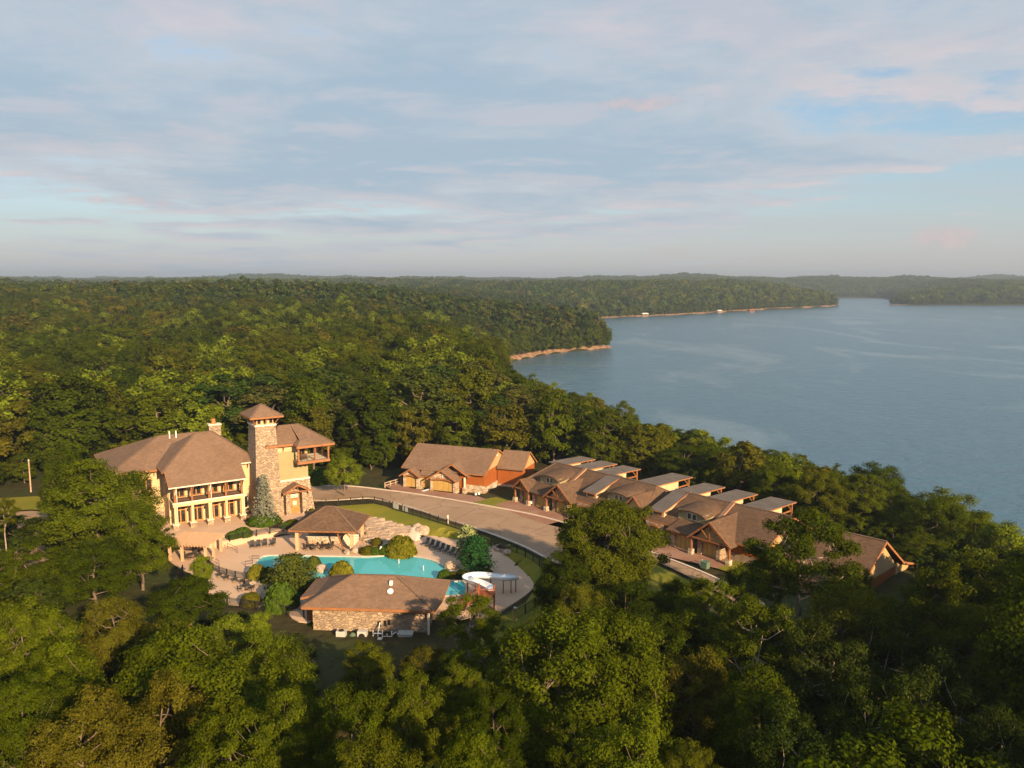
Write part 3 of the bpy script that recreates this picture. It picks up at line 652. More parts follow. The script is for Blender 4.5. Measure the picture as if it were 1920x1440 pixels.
# ------------------------------------------------------------------ garage house by the road
H1 = empty('townhouse', 'tan and rust gabled townhouse with three garage doors beyond the road', 'house', (-23.3, 169.3, 1.0), R(-21))
def house_one(T):
    # main body
    MB().box(0.4, 18.2, 1.2, 15, -0.5, 4.2).build('wall', 'rust_siding', T)
    z = lambda y: 3.6 + (y + 0.2) * 0.50
    ridge_y, ridge_z = 8.2, z(8.2)
    r = MB()
    r.slab([(-0.9, 0.4, z(0.4)), (18.7, 0.4, z(0.4)), (18.7, ridge_y, ridge_z), (-0.9, ridge_y, ridge_z)], 0.2)
    r.slab([(-0.9, ridge_y, ridge_z), (18.7, ridge_y, ridge_z), (18.7, 16, z(0.4)), (-0.9, 16, z(0.4))], 0.2)
    ro = r.build('roof', 'club_shingle', T)
    pieces(MB().bar((18.75, 0.4, z(0.4) - 0.15), (18.75, ridge_y, ridge_z - 0.15), 0.1, 0.3).bar((18.75, ridge_y, ridge_z - 0.15), (18.75, 16, z(0.4) - 0.15), 0.1, 0.3).bar((13.5, 0.34, z(0.4) - 0.14), (18.75, 0.34, z(0.4) - 0.14), 0.1, 0.22).bar((-0.95, 0.4, z(0.4) - 0.15), (-0.95, ridge_y, ridge_z - 0.15), 0.1, 0.3), 'fascia', 'fascia', ro)
    # right gable wall: tan above, rust below, stone plinth
    gx0, gx1 = 18.2, 18.32
    MB().prism([(gx0, 1.0, 4.2), (gx0, 15.2, 4.2), (gx0, 15.2, z(0.9) + 0.2), (gx0, ridge_y, ridge_z - 0.2), (gx0, 1.0, z(1.0) - 0.2)], [(gx1, 1.0, 4.2), (gx1, 15.2, 4.2), (gx1, 15.2, z(0.9) + 0.2), (gx1, ridge_y, ridge_z - 0.2), (gx1, 1.0, z(1.0) - 0.2)]).build('gable_wall', 'gable_tan', T)
    MB().tube((gx1, ridge_y, 6.6), (gx1 + 0.06, ridge_y, 6.6), 0.38, n=12).build('gable_vent', 'pale_trim', T)
    MB().box(18.21, 18.40, 1.1, 15.1, -1.8, 0.9).build('stone_plinth', 'pale_stone', T)
    MB().box(14.2, 18.4, 1.02, 1.19, -1.0, 1.3).build('stone_plinth', 'pale_stone', T)
    MB().box(18.41, 18.6, 6.0, 7.2, -0.6, 0.5).build('wall_vent', 'grey_box', T)
    # rear right wing with its lower roof
    MB().box(18.41, 24.2, 8.2, 16, -2.0, 3.7).build('wall', 'rust_siding', T)
    w = MB(); zr = 7.0
    w.slab([(18.45, 7.6, 3.8), (24.6, 7.6, 3.8), (24.6, 12, zr), (18.45, 12, zr)], 0.2); w.slab([(18.45, 12, zr), (24.6, 12, zr), (24.6, 16.6, 3.8), (18.45, 16.6, 3.8)], 0.2)
    wo = w.build('wing_roof', 'club_shingle', T)
    MB().bar((24.65, 7.6, 3.65), (24.65, 12, zr - 0.15), 0.1, 0.3).bar((24.65, 12, zr - 0.15), (24.65, 16.6, 3.65), 0.1, 0.3).build('fascia', 'fascia', wo)
    MB().prism([(24.2, 8.2, 3.7), (24.2, 16, 3.7), (24.2, 12, zr - 0.25)], [(24.3, 8.2, 3.7), (24.3, 16, 3.7), (24.3, 12, zr - 0.25)]).build('gable_wall', 'gable_tan', T)
    MB().box(18.62, 24.3, 8.05, 8.19, -2.2, 0.2).build('stone_plinth', 'pale_stone', T)
    # garage front in pale stone with openings
    def bay(x0, x1, doors, gable, y0, depth=3.2, h=2.95):
        f = MB(); edges = [x0]
        for cx, dw in doors: edges += [cx - dw / 2, cx + dw / 2]
        edges.append(x1)
        for a, b in zip(edges[::2], edges[1::2]): f.box(a, b, y0, y0 + 0.5, -0.4, h)
        for cx, dw in doors:
            f.box(cx - dw / 2, cx + dw / 2, y0, y0 + 0.5, 2.55, h)
        f.box(x0, x0 + 0.4, y0 + 0.51, y0 + depth, -0.4, h); f.box(x1 - 0.4, x1, y0 + 0.51, y0 + depth, -0.4, h)
        if gable:
            zt = h + (x1 - x0) / 2 * 0.62
            f.prism([(x0, y0, h), (x1, y0, h), ((x0 + x1) / 2, y0, zt)], [(x0, y0 + 0.3, h), (x1, y0 + 0.3, h), ((x0 + x1) / 2, y0 + 0.3, zt)])
        f.build('garage_front', 'pale_stone', T)
        for cx, dw in doors:
            garage_door(T, cx, dw, 2.1, y0 + 0.32, 2 if dw < 3.5 else 4)
            MB().arc(cx, 2.12, dw + 0.7, 0.42, y0 - 0.22, y0 - 0.005, 0.30).build('lintel', 'fascia', T)
        if gable:
            xm = (x0 + x1) / 2; ov = 0.6; zt = h + (x1 - x0) / 2 * 0.62; k = 0.62 * ov
            g = MB(); yb = y0 + depth + 4.5
            g.slab([(x0 - ov, y0 - 0.7, h - k), (xm, y0 - 0.7, zt + 0.05), (xm, yb, zt + 0.05), (x0 - ov, yb, h - k)], 0.16)
            g.slab([(xm, y0 - 0.7, zt + 0.05), (x1 + ov, y0 - 0.7, h - k), (x1 + ov, yb, h - k), (xm, yb, zt + 0.05)], 0.16)
            go = g.build('gable_roof', 'club_shingle', T)
            MB().bar((x0 - ov, y0 - 0.74, h - k - 0.12), (xm, y0 - 0.74, zt - 0.07), 0.1, 0.3).bar((xm, y0 - 0.74, zt - 0.07), (x1 + ov, y0 - 0.74, h - k - 0.12), 0.1, 0.3).build('bargeboard', 'fascia', go)
            tr = MB(); tr.bar((xm, y0 - 0.1, h + 0.2), (xm, y0 - 0.1, zt - 0.3), 0.2); tr.bar((x0 + 0.5, y0 - 0.1, h + 0.2), (xm, y0 - 0.1, h + 0.9), 0.12); tr.bar((x1 - 0.5, y0 - 0.1, h + 0.2), (xm, y0 - 0.1, h + 0.9), 0.12)
            tr.build('gable_truss', 'pale_trim', go)
    bay(0.2, 4.0, [(2.0, 2.6)], True, -0.9)
    bay(4.05, 7.0, [(5.5, 2.4)], False, -0.3, 2.0, 2.9)
    bay(7.05, 12.9, [(9.9, 4.9)], True, -1.6)
    f = MB(); f.slab([(4.0, -0.7, 3.0), (7.1, -0.7, 3.0), (7.1, 1.2, 4.1), (4.0, 1.2, 4.1)], 0.15); f.build('porch_roof', 'club_shingle', T)
    # second gable behind the wide garage and its porch post
    g = MB(); xm = 11.4; yb = 7.0
    g.slab([(7.6, -0.2, 3.4), (xm, -0.2, 5.75), (xm, yb, 5.75), (7.6, yb, 3.4)], 0.16); g.slab([(xm, -0.2, 5.75), (15.4, -0.2, 3.25), (15.4, yb, 3.25), (xm, yb, 5.75)], 0.16)
    go = g.build('gable_roof', 'club_shingle', T)
    MB().bar((7.6, -0.25, 3.3), (xm, -0.25, 5.62), 0.1, 0.3).bar((xm, -0.25, 5.62), (15.4, -0.25, 3.15), 0.1, 0.3).build('bargeboard', 'fascia', go)
    MB().box(13.0, 14.2, 0.2, 1.2, -0.5, 3.2).build('porch_wall', 'rust_siding', T)
    p = MB().taper(14.0, 14.8, -0.6, 0.2, -0.5, 1.0, 0.05).build('pier', 'pale_stone', T); MB().box(14.25, 14.55, -0.35, -0.05, 1.0, 3.1).build('post', 'pale_trim', p)
house_one(H1)

# ------------------------------------------------------------------ lakeside row of townhouses
ROW_O, ROW_YAW, ROW_Z = (1.9, 158.1), R(-47.2), 1.0
_ru = (math.cos(ROW_YAW), math.sin(ROW_YAW)); _rv = (-_ru[1], _ru[0])
def row_pt(u, v, z=ROW_Z): return (ROW_O[0] + _ru[0] * u + _rv[0] * v, ROW_O[1] + _ru[1] * u + _rv[1] * v, z)
def condo(label, u0, L, feats, sheds, gable_end=False, base_drop=0.0, ridge_z=7.0, lean_to=False):
    T = empty('townhouse_row', label, 'house', row_pt(u0, 0, ROW_Z - base_drop), ROW_YAW, 'townhouses along the lake')
    rz = ridge_z; ry = 7.4; ez = 3.3; sl = (rz - ez) / (ry + 0.6)
    zf = lambda y: ez + (y + 0.6) * sl
    MB().box(0, L, 0.6, 13.0, -1.0 - 5 * (base_drop > 0), 3.0).build('wall', 'rust_siding', T)
    MB().box(0.05, L - 0.05, 0.45, 0.599, -0.8, 1.1).build('stone_plinth', 'field_stone', T)
    MB().box(-0.15, L + 0.15, 13.01, 13.4, -8, 3.2).build('rear_wall', 'cream', T)
    r = MB(); hip = 0 if gable_end else 3.0
    h0 = 3.4
    r.slab([(-0.7, -0.6, ez), (L + 0.7, -0.6, ez), (L + 0.7 - hip, ry, rz), (-0.7 + h0, ry, rz)], 0.2)
    r.slab([(-0.7 + h0, ry, rz), (L + 0.7 - hip, ry, rz), (L + 0.7, 14.2, ez + 0.2), (-0.7, 14.2, ez + 0.2)], 0.2)
    r.slab([(-0.7, 14.2, ez + 0.2), (-0.7, -0.6, ez), (-0.7 + h0, ry, rz)], 0.2)
    if not gable_end: r.slab([(L + 0.7, -0.6, ez), (L + 0.7, 14.2, ez + 0.2), (L + 0.7 - hip, ry, rz)], 0.2)
    ro = r.build('roof', 'condo_shingle', T)
    ridge_caps(ro, ((-0.7 + h0, ry, rz), (L + 0.7 - hip, ry, rz)), ((-0.7, -0.6, ez), (-0.7 + h0, ry, rz)))
    fa = MB().bar((-0.7, -0.65, ez - 0.15), (L + 0.7, -0.65, ez - 0.15), 0.1, 0.28)
    if gable_end:
        fa.bar((L + 0.72, -0.6, ez - 0.14), (L + 0.72, ry, rz - 0.14), 0.1, 0.3); fa.bar((L + 0.72, ry, rz - 0.14), (L + 0.72, 14.2, ez + 0.06), 0.1, 0.3)
        MB().prism([(L - 0.1, 0.6, 3.0), (L - 0.1, 13.2, 3.0), (L - 0.1, ry, rz - 0.3)], [(L + 0.02, 0.6, 3.0), (L + 0.02, 13.2, 3.0), (L + 0.02, ry, rz - 0.3)]).build('gable_wall', 'gable_tan', T)
    fa.build('fascia', 'fascia', ro)
    for ft in feats:
        k, x = ft[0], ft[1]
        if k == 'garage':            # stone bay with an arched garage door under a lean-to
            wdt = ft[2]; y0 = ft[3]; cx = x + wdt / 2; dw = wdt - 1.5
            f = MB(); f.box(x, cx - dw / 2, y0, y0 + 0.5, -0.6, 3.0); f.box(cx + dw / 2, x + wdt, y0, y0 + 0.5, -0.6, 3.0); f.box(cx - dw / 2, cx + dw / 2, y0, y0 + 0.5, 2.45, 3.0)
            f.box(x, x + 0.4, y0 + 0.51, 0.44, -0.6, 3.0); f.box(x + wdt - 0.4, x + wdt, y0 + 0.51, 0.44, -0.6, 3.0)
            f.build('garage_front', 'field_stone', T)
            garage_door(T, cx, dw, 2.0, y0 + 0.36, 3)
            MB().arc(cx, 2.0, dw + 0.7, 0.42, y0 - 0.25, y0 - 0.005, 0.32).build('lintel', 'fascia', T)
        elif k == 'truss':           # open timber gable over a garage
            wdt, y0, zr = ft[2], ft[3], ft[4]; xm = x + wdt / 2; z0 = 2.9; yb = (zr - ez) / sl - 0.6 + 0.6
            g = MB()
            g.slab([(x - 0.6, y0, z0), (xm, y0, zr), (xm, yb, zr), (x - 0.6, yb * 0.35, z0)], 0.16); g.slab([(xm, y0, zr), (x + wdt + 0.6, y0, z0), (x + wdt + 0.6, yb * 0.35, z0), (xm, yb, zr)], 0.16)
            go = g.build('gable_roof', 'condo_shingle', T)
            tb = MB(); tb.bar((x - 0.6, y0 - 0.05, z0 - 0.12), (xm, y0 - 0.05, zr - 0.12), 0.14, 0.3); tb.bar((xm, y0 - 0.05, zr - 0.12), (x + wdt + 0.6, y0 - 0.05, z0 - 0.12), 0.14, 0.3)
            tb.bar((x + 0.2, y0 + 0.2, z0 + 0.1), (x + wdt - 0.2, y0 + 0.2, z0 + 0.1), 0.22); tb.bar((xm, y0 + 0.2, z0), (xm, y0 + 0.2, zr - 0.3), 0.2)
            tb.bar((xm, y0 + 0.2, z0 + 0.2), (x + wdt * 0.28, y0 + 0.2, z0 + (zr - z0) * 0.5), 0.15); tb.bar((xm, y0 + 0.2, z0 + 0.2), (x + wdt * 0.72, y0 + 0.2, z0 + (zr - z0) * 0.5), 0.15)
            tb.build('truss', 'timber', go)
            MB().prism([(x + 0.3, y0 + 1.0, 2.9), (x + wdt - 0.3, y0 + 1.0, 2.9), (xm, y0 + 1.0, zr - 0.35)], [(x + 0.3, y0 + 1.15, 2.9), (x + wdt - 0.3, y0 + 1.15, 2.9), (xm, y0 + 1.15, zr - 0.35)]).build('gable_wall', 'gable_tan', T)
            for xx in (x - 0.1, x + wdt + 0.1):
                p = MB().taper(xx - 0.4, xx + 0.4, y0 + 0.0, y0 + 0.8, -0.8, 0.9, 0.05).build('pier', 'pale_stone', T); MB().box(xx - 0.15, xx + 0.15, y0 + 0.25, y0 + 0.55, 0.9, 2.8).build('post', 'timber', p)
        elif k == 'skirt':           # lower roof skirt over a garage
            wdt, y0 = ft[2], ft[3]
            g = MB(); ys = 2.4
            g.slab([(x - 0.4, y0 - 0.7, 2.95), (x + wdt + 0.4, y0 - 0.7, 2.95), (x + wdt - 0.5, ys, zf(ys) + 0.12), (x + 0.5, ys, zf(ys) + 0.12)], 0.16)
            g.slab([(x + wdt + 0.4, y0 - 0.7, 2.95), (x + wdt + 0.4, -0.2, 3.2), (x + wdt - 0.5, ys, zf(ys) + 0.12)], 0.16); g.slab([(x - 0.4, -0.2, 3.2), (x - 0.4, y0 - 0.7, 2.95), (x + 0.5, ys, zf(ys) + 0.12)], 0.16)
            g.build('skirt_roof', 'condo_shingle', T)
        elif k == 'dormer':          # eyebrow dormer with a curved, clipped roof
            wdt = ft[2]; xm = x + wdt / 2; y0 = 1.2; zb = zf(y0) - 0.1; zt = zb + 1.75
            MB().box(x + 0.35, x + wdt - 0.35, y0, 5.4, zb, zt).build('dormer_wall', 'olive_stucco', T)
            window(T, xm - 0.95, xm - 0.05, zb + 0.45, zt - 0.2, y0 - 0.005, 'window', 'pale_trim', 0.09, 0); window(T, xm + 0.05, xm + 0.95, zb + 0.45, zt - 0.2, y0 - 0.005, 'window', 'pale_trim', 0.09, 0)
            g = MB(); n = 8; zc = lambda a: zt - 0.75 + 1.15 * math.sqrt(max(0, 1 - a * a * 0.92))
            zq = zt + 0.40; yq = (zq + 0.55 - ez) / sl - 0.6
            for i in range(n):
                a0, a1 = -1 + 2 * i / n, -1 + 2 * (i + 1) / n; X = lambda a: xm + a * wdt / 2
                yb = lambda a: min(yq, (zc(a) + 0.5 - ez) / sl - 0.6)
                g.slab([(X(a0), y0 - 0.7, zc(a0)), (X(a1), y0 - 0.7, zc(a1)), (X(a1), yb(a1), zc(a1) + 0.5), (X(a0), yb(a0), zc(a0) + 0.5)], 0.16)
            g.build('dormer_roof', 'condo_shingle', T)
        elif k == 'strip':           # low parapet between two roof fields, rising to the ridge
            MB().prism([(x, 1.8, zf(1.8)), (x + 0.9, 1.8, zf(1.8)), (x + 0.9, ry, rz), (x, ry, rz)], [(x, 1.8, zf(1.8) + 0.06), (x + 0.9, 1.8, zf(1.8) + 0.30), (x + 0.9, ry, rz + 0.30), (x, ry, rz + 0.06)]).build('party_wall_cap', 'roof_cap', T)
        elif k == 'shed':            # metal-roofed shed dormer on the front slope
            wdt = ft[2]; y0 = ft[3]; z0 = zf(y0) + 1.05; z1 = rz + 0.12; y1 = ry + 0.6
            MB().prism([(x + 0.25, y0, zf(y0) - 0.2), (x + wdt - 0.25, y0, zf(y0) - 0.2), (x + wdt - 0.25, y1, rz - 0.4), (x + 0.25, y1, rz - 0.4)], [(x + 0.25, y0, z0 - 0.15), (x + wdt - 0.25, y0, z0 - 0.15), (x + wdt - 0.25, y1, z1 - 0.15), (x + 0.25, y1, z1 - 0.15)]).build('dormer_wall', 'cream', T)
            window(T, x + 0.6, x + wdt - 0.6, zf(y0) + 0.2, z0 - 0.3, y0 - 0.005, 'window', 'timber', 0.1, 1)
            mr = MB(); mr.slab([(x, y0 - 0.6, z0), (x + wdt, y0 - 0.6, z0), (x + wdt, y1, z1), (x, y1, z1)], 0.12)
            mo = mr.build('shed_roof', 'seam_metal', T)
            q = MB()
            for i in range(6): q.bar((x + wdt * i / 5, y0 - 0.6, z0 + 0.02), (x + wdt * i / 5, y1, z1 + 0.02), 0.05, 0.08)
            q.build('seams', 'seam_metal', mo); mo.children[0]['kind'] = 'stuff'
            MB().bar((x + wdt + 0.04, y0 - 0.6, z0 - 0.08), (x + wdt + 0.04, y1, z1 - 0.08), 0.06, 0.2).bar((x, y0 - 0.64, z0 - 0.08), (x + wdt, y0 - 0.64, z0 - 0.08), 0.06, 0.2).build('fascia', 'fascia', mo)
        elif k == 'cross':           # cross gable running to the front
            wdt, y0, zr = ft[2], ft[3], ft[4]; xm = x + wdt / 2; z0 = ft[5]; yb = min(ry + 0.4, (zr - ez) / sl - 0.6)
            g = MB(); g.slab([(x - 0.5, y0, z0), (xm, y0, zr), (xm, yb, zr + 0.02), (x - 0.5, max(y0 + 0.4, (z0 - ez) / sl - 0.6), z0)], 0.16); g.slab([(xm, y0, zr), (x + wdt + 0.5, y0, z0), (x + wdt + 0.5, max(y0 + 0.4, (z0 - ez) / sl - 0.6), z0), (xm, yb, zr + 0.02)], 0.16)
            go = g.build('gable_roof', 'condo_shingle', T)
            MB().bar((x - 0.5, y0 - 0.05, z0 - 0.12), (xm, y0 - 0.05, zr - 0.12), 0.12, 0.28).bar((xm, y0 - 0.05, zr - 0.12), (x + wdt + 0.5, y0 - 0.05, z0 - 0.12), 0.12, 0.28).build('bargeboard', 'fascia', go)
            MB().prism([(x, y0 + 0.4, 2.5), (x + wdt, y0 + 0.4, 2.5), (x + wdt, y0 + 0.4, z0 - 0.1), (xm, y0 + 0.4, zr - 0.3), (x, y0 + 0.4, z0 - 0.1)], [(x, y0 + 0.6, 2.5), (x + wdt, y0 + 0.6, 2.5), (x + wdt, y0 + 0.6, z0 - 0.1), (xm, y0 + 0.6, zr - 0.3), (x, y0 + 0.6, z0 - 0.1)]).build('gable_wall', 'gable_tan', T)
    # metal-roofed lake porches behind the ridge
    for x, wdt, y1 in sheds:
        z0, z1 = rz - 0.25, rz - 0.45; ya = ry - 0.4
        MB().box(x + 0.3, x + wdt - 0.3, ya + 0.5, y1 - 4.2, 2.5, z0 - 0.1).build('clerestory_wall', 'cream', T)
        mr = MB(); mr.slab([(x, ya, z0 + 0.1), (x + wdt, ya, z0 + 0.1), (x + wdt, y1, z1), (x, y1, z1)], 0.14)
        mo = mr.build('porch_roof', 'seam_metal', T)
        q = MB()
        for i in range(7): q.bar((x + wdt * i / 6, ya, z0 + 0.12), (x + wdt * i / 6, y1, z1 + 0.02), 0.05, 0.08)
        so = q.build('seams', 'seam_metal', mo); so['kind'] = 'stuff'
        MB().bar((x + wdt + 0.05, ya, z0 - 0.02), (x + wdt + 0.05, y1, z1 - 0.08), 0.08, 0.18).bar((x, y1 + 0.05, z1 - 0.1), (x + wdt, y1 + 0.05, z1 - 0.08), 0.08, 0.18).build('fascia', 'fascia', mo)
        for xx in (x + 0.4, x + wdt - 0.4):
            p = MB().box(xx - 0.14, xx + 0.14, y1 - 0.9, y1 - 0.6, -4, z1 - 0.2).build('porch_post', 'timber', T)
            MB().bar((xx, y1 - 0.75, z1 - 1.5), (xx, y1 - 2.1, z1 - 0.3), 0.14).build('brace', 'timber', p)
        MB().bar((x + wdt - 0.4, y1 - 0.75, z0 - 1.6), (x + wdt - 0.4, y1 - 4.2, z0 - 1.6), 0.14, 0.25).build('porch_rail', 'timber', T)
    if lean_to:                      # wide porch on the lake side, seen at the end gable
        lz = ez + 0.25
        MB().slab([(2.0, 13.9, lz), (L + 0.72, 13.9, lz), (L + 0.72, 21.0, lz - 2.0), (2.0, 21.0, lz - 2.0)], 0.2).build('lean_to_roof', 'condo_shingle', T)
        MB().prism([(L - 0.1, 13.2, 0.6), (L - 0.1, 20.4, 0.6), (L - 0.1, 20.4, lz - 2.0), (L - 0.1, 13.2, lz - 0.2)], [(L + 0.02, 13.2, 0.6), (L + 0.02, 20.4, 0.6), (L + 0.02, 20.4, lz - 2.0), (L + 0.02, 13.2, lz - 0.2)]).build('gable_wall', 'gable_tan', T)
        MB().bar((L + 0.75, 13.9, lz - 0.15), (L + 0.75, 21.0, lz - 2.15), 0.12, 0.34).bar((L + 0.05, 13.2, 0.45), (L + 0.05, 20.5, 0.45), 0.2, 0.4).build('fascia', 'fascia', T)
        MB().box(L - 0.2, L + 0.1, 20.2, 20.5, -2.6, 0.4).build('porch_post', 'timber', T)
        MB().bar((L, 13.4, -1.2), (L, 20.4, -1.2), 0.12, 0.16).bar((L, 13.4, -2.2), (L, 20.4, -2.2), 0.12, 0.2).build('porch_rail', 'timber', T)
        MB().taper(L - 2.4, L + 0.5, 18.6, 20.9, -8, -2.5, 0.1).build('pier', 'field_stone', T)
        MB().box(L + 0.03, L + 0.2, 0.7, 13.0, -6, 0.5).build('stone_plinth', 'field_stone', T)
    return T
condo('brown-roofed townhouse row beside the rust house with three metal lake porches', 0.0, 30.5,
      [('truss', 0.2, 3.6, -2.2, 5.0), ('garage', 0.5, 3.0, -0.9), ('garage', 4.6, 4.4, -1.4), ('skirt', 4.4, 4.8, -1.4), ('dormer', 3.9, 6.0), ('strip', 10.2),
       ('truss', 9.2, 6.2, -2.4, 5.9), ('garage', 10.0, 4.0, -1.3), ('shed', 16.6, 3.0, 0.8), ('garage', 16, 4.2, -0.9), ('dormer', 21.4, 6.0), ('skirt', 22.2, 4.6, -1.2), ('cross', 26.2, 4.4, 0.2, 6.4, 3.6)],
      [(0.8, 4.0, 17.0), (6.6, 4.2, 17.0), (12.6, 4.3, 17.0)])
condo('middle brown-roofed townhouse row behind the big oak with four metal lake porches', 31.5, 22.5,
      [('shed', 0.6, 3.0, 0.6), ('garage', 0.6, 3.6, -0.8), ('dormer', 5.5, 6.2), ('garage', 6.3, 4.4, -1.4), ('skirt', 6.1, 4.8, -1.4), ('strip', 12.0), ('truss', 11.0, 6.8, -2.6, 6.2), ('garage', 11.6, 4.2, -1.5)],
      [(-8.2, 4.6, 19.0), (0.6, 4.2, 17.0), (7.2, 4.2, 17.0), (14.0, 4.6, 17.2)], gable_end=True)
condo('last townhouse row with tan end gable and lake porch beyond the sparse oak', 56.6, 12.0,
      [('truss', 1.0, 4.4, -3.2, 4.9), ('garage', 1.2, 4.0, -2.2), ('skirt', 6.4, 4.6, -1.6), ('garage', 6.6, 4.2, -1.6)], [], gable_end=True, base_drop=1.7, ridge_z=8.2, lean_to=True)
# brick driveways in front of the row, lawns between them
def row_sheet(name, pts, mt, dz): return sheet(name, [row_pt(u, v)[:2] for u, v in pts], mt, dz, 2.0)
sheet('driveway', [row_pt(u, v)[:2] for u, v in ((-1.0, 0.6), (15.5, 0.6), (15.5, -8.2), (8, -7.9), (-1.0, -6.2))], 'brick_drive', 0.035)
sheet('driveway', [row_pt(u, v)[:2] for u, v in ((20, 0.6), (29, 0.6), (29, -6.5), (20, -7.5))], 'brick_drive', 0.035)
sheet('driveway', [row_pt(u, v)[:2] for u, v in ((36.5, 0.6), (49, 0.6), (49, -4.8), (36.5, -6.6))], 'brick_drive', 0.035)
sheet('driveway', [row_pt(u, v)[:2] for u, v in ((54, 0.6), (66, 0.6), (62, -5.5), (54, -5.0))], 'brick_drive', 0.035)
sheet('lawn', [row_pt(u, v)[:2] for u, v in ((49, 0.6), (54, 0.6), (54, -4.9), (49, -4.8))], 'lawn', 0.03)
sheet('lawn', [row_pt(u, v)[:2] for u, v in ((15.5, 0.6), (20, 0.6), (20, -7.4), (15.5, -8.0))], 'lawn', 0.03)
sheet('driveway', up2((722, 911), (752, 905), (770, 915), (895, 930), (912, 936), (880, 944), (800, 929), (740, 921)), 'brick_drive', 0.035)
sheet('lawn', up2((882, 945), (912, 935), (930, 932), (985, 946), (972, 950), (940, 953), (905, 948)), 'lawn', 0.034)
MB().bar(ground(792, 921, 1.08), ground(811, 915, 1.08), 0.7, 0.05).build('painted_board', 'white_metal')
tag(bpy.data.objects['painted_board'], 'white strip lying on the brick drive of the rust townhouse', 'board')

# ------------------------------------------------------------------ pool deck, pools
POOL = smooth_line(g2((464, 1074), (480, 1055), (494, 1043), (530, 1041), (580, 1042), (640, 1043), (690, 1044), (740, 1041), (790, 1045), (822, 1056), (845, 1072), (842, 1084), (812, 1090), (740, 1096), (680, 1104), (620, 1118), (575, 1126), (545, 1122), (560, 1108), (520, 1100), (500, 1088), (478, 1080)), 4, True)
PLUNGE = g2((824, 1091), (868, 1089), (874, 1100), (872, 1114), (836, 1117), (828, 1108))
def ring_fill(loops, z):
    bm = bmesh.new(); es = []
    for lp in loops:
        vs = [bm.verts.new((p[0], p[1], z)) for p in lp]; es += [bm.edges.new((vs[i], vs[(i + 1) % len(vs)])) for i in range(len(vs))]
    bmesh.ops.triangle_fill(bm, use_beauty=True, use_dissolve=False, edges=es, normal=(0, 0, 1))
    return bm
def skirt(bm, loops, z0, z1):
    for lp in loops:
        n = len(lp); lo = [bm.verts.new((p[0], p[1], z0)) for p in lp]; hi = [bm.verts.new((p[0], p[1], z1)) for p in lp]
        for i in range(n): bm.faces.new((lo[i], lo[(i + 1) % n], hi[(i + 1) % n], hi[i]))
def bm_obj(name, bm, mt, parent=None, kind=None):
    me = bpy.data.meshes.new(name); bm.to_mesh(me); bm.free(); o = link_mesh(name, me, parent, M[mt])
    if kind: o['kind'] = kind
    return o
DECKL = smooth_line(DECK, 3, True)
bm = ring_fill([DECKL, POOL, PLUNGE], 0.0); skirt(bm, [DECKL], -0.9, 0.0); deck = bm_obj('pool_deck', bm, 'paver', None, 'structure')
def offset_loop(lp, d):
    L = np.array(lp); T = np.roll(L, -1, 0) - np.roll(L, 1, 0); T /= np.linalg.norm(T, axis=1)[:, None] + 1e-9
    area = np.sum(L[:, 0] * np.roll(L[:, 1], -1) - np.roll(L[:, 0], -1) * L[:, 1]); sg = 1 if area > 0 else -1
    return [tuple(q) for q in L + sg * d * np.stack([T[:, 1], -T[:, 0]], 1)]
def pool(name, label, lp, depth, coping=0.38):
    T = empty(name, label, 'pool', (0, 0, 0))
    bm = bmesh.new(); skirt(bm, [lp], -depth, 0.0)
    bm2 = ring_fill([lp], -depth); me2 = bpy.data.meshes.new('floor'); bm2.to_mesh(me2); bm2.free(); bm.from_mesh(me2); bm_obj('basin', bm, 'pool_plaster', T)
    ou = offset_loop(lp, coping); inn = offset_loop(lp, -0.06)
    bm = ring_fill([ou, inn], 0.055); skirt(bm, [ou, inn], -0.08, 0.055); bm_obj('coping', bm, 'kerb_concrete', T)
    bm_obj('water', ring_fill([lp], -0.11), 'pool_water', T)
    return T
PL = pool('swimming_pool', 'large turquoise free-form swimming pool in the paved deck', POOL, 0.75)
pool('plunge_pool', 'small turquoise plunge pool at the foot of the white slide', PLUNGE, 1.4)
# shallow beach shelf at the right end of the pool with bubbler jets
shelf = smooth_line(g2((700, 1046), (740, 1042.5), (790, 1046.5), (820, 1057), (841, 1072), (838, 1083), (815, 1088), (790, 1073), (750, 1058)), 3, True)
bm = ring_fill([shelf], -0.34); skirt(bm, [shelf], -0.74, -0.34); bmesh.ops.recalc_face_normals(bm, faces=bm.faces); bm_obj('shallow_shelf', bm, 'pool_shelf', PL)
for x, y in ((748, 1056), (794, 1069)):
    p = ground(x, y, -0.1); MB().tube(p - Vector((0, 0, .4)), p + Vector((0, 0, 0.75)), 0.07, 0.05).build('bubbler', 'white_metal', PL)

def lumpy(seed, sx, sy, sz, sub=2, amp=0.28, name='boulder'):
    bm = bmesh.new(); bmesh.ops.create_icosphere(bm, subdivisions=sub, radius=1.0); rs = random.Random(seed)
    ax = [(Vector((rs.uniform(-1, 1), rs.uniform(-1, 1), rs.uniform(-1, 1))).normalized(), rs.uniform(0.55, 0.9)) for _ in range(9)]
    for v in bm.verts:
        for a, d in ax:
            k = v.co.dot(a)
            if k > d: v.co -= a * (k - d) * 0.9
        v.co *= 1 + rs.uniform(-amp, amp) * 0.25
        v.co = Vector((v.co.x * sx, v.co.y * sy, v.co.z * sz))
    me = bpy.data.meshes.new(name); bm.to_mesh(me); bm.free(); return me
def boulder(px, py, z, s, label, seed, flat=0.7):
    p = ground(px, py, z); o = link_mesh('boulder', lumpy(seed, s, s * 0.85, s * flat), None, M['boulder']); o.location = (p.x, p.y, z + s * flat * 0.45); o.rotation_euler.z = seed * 1.3
    return tag(o, label, 'boulder', 'boulders around the pool')
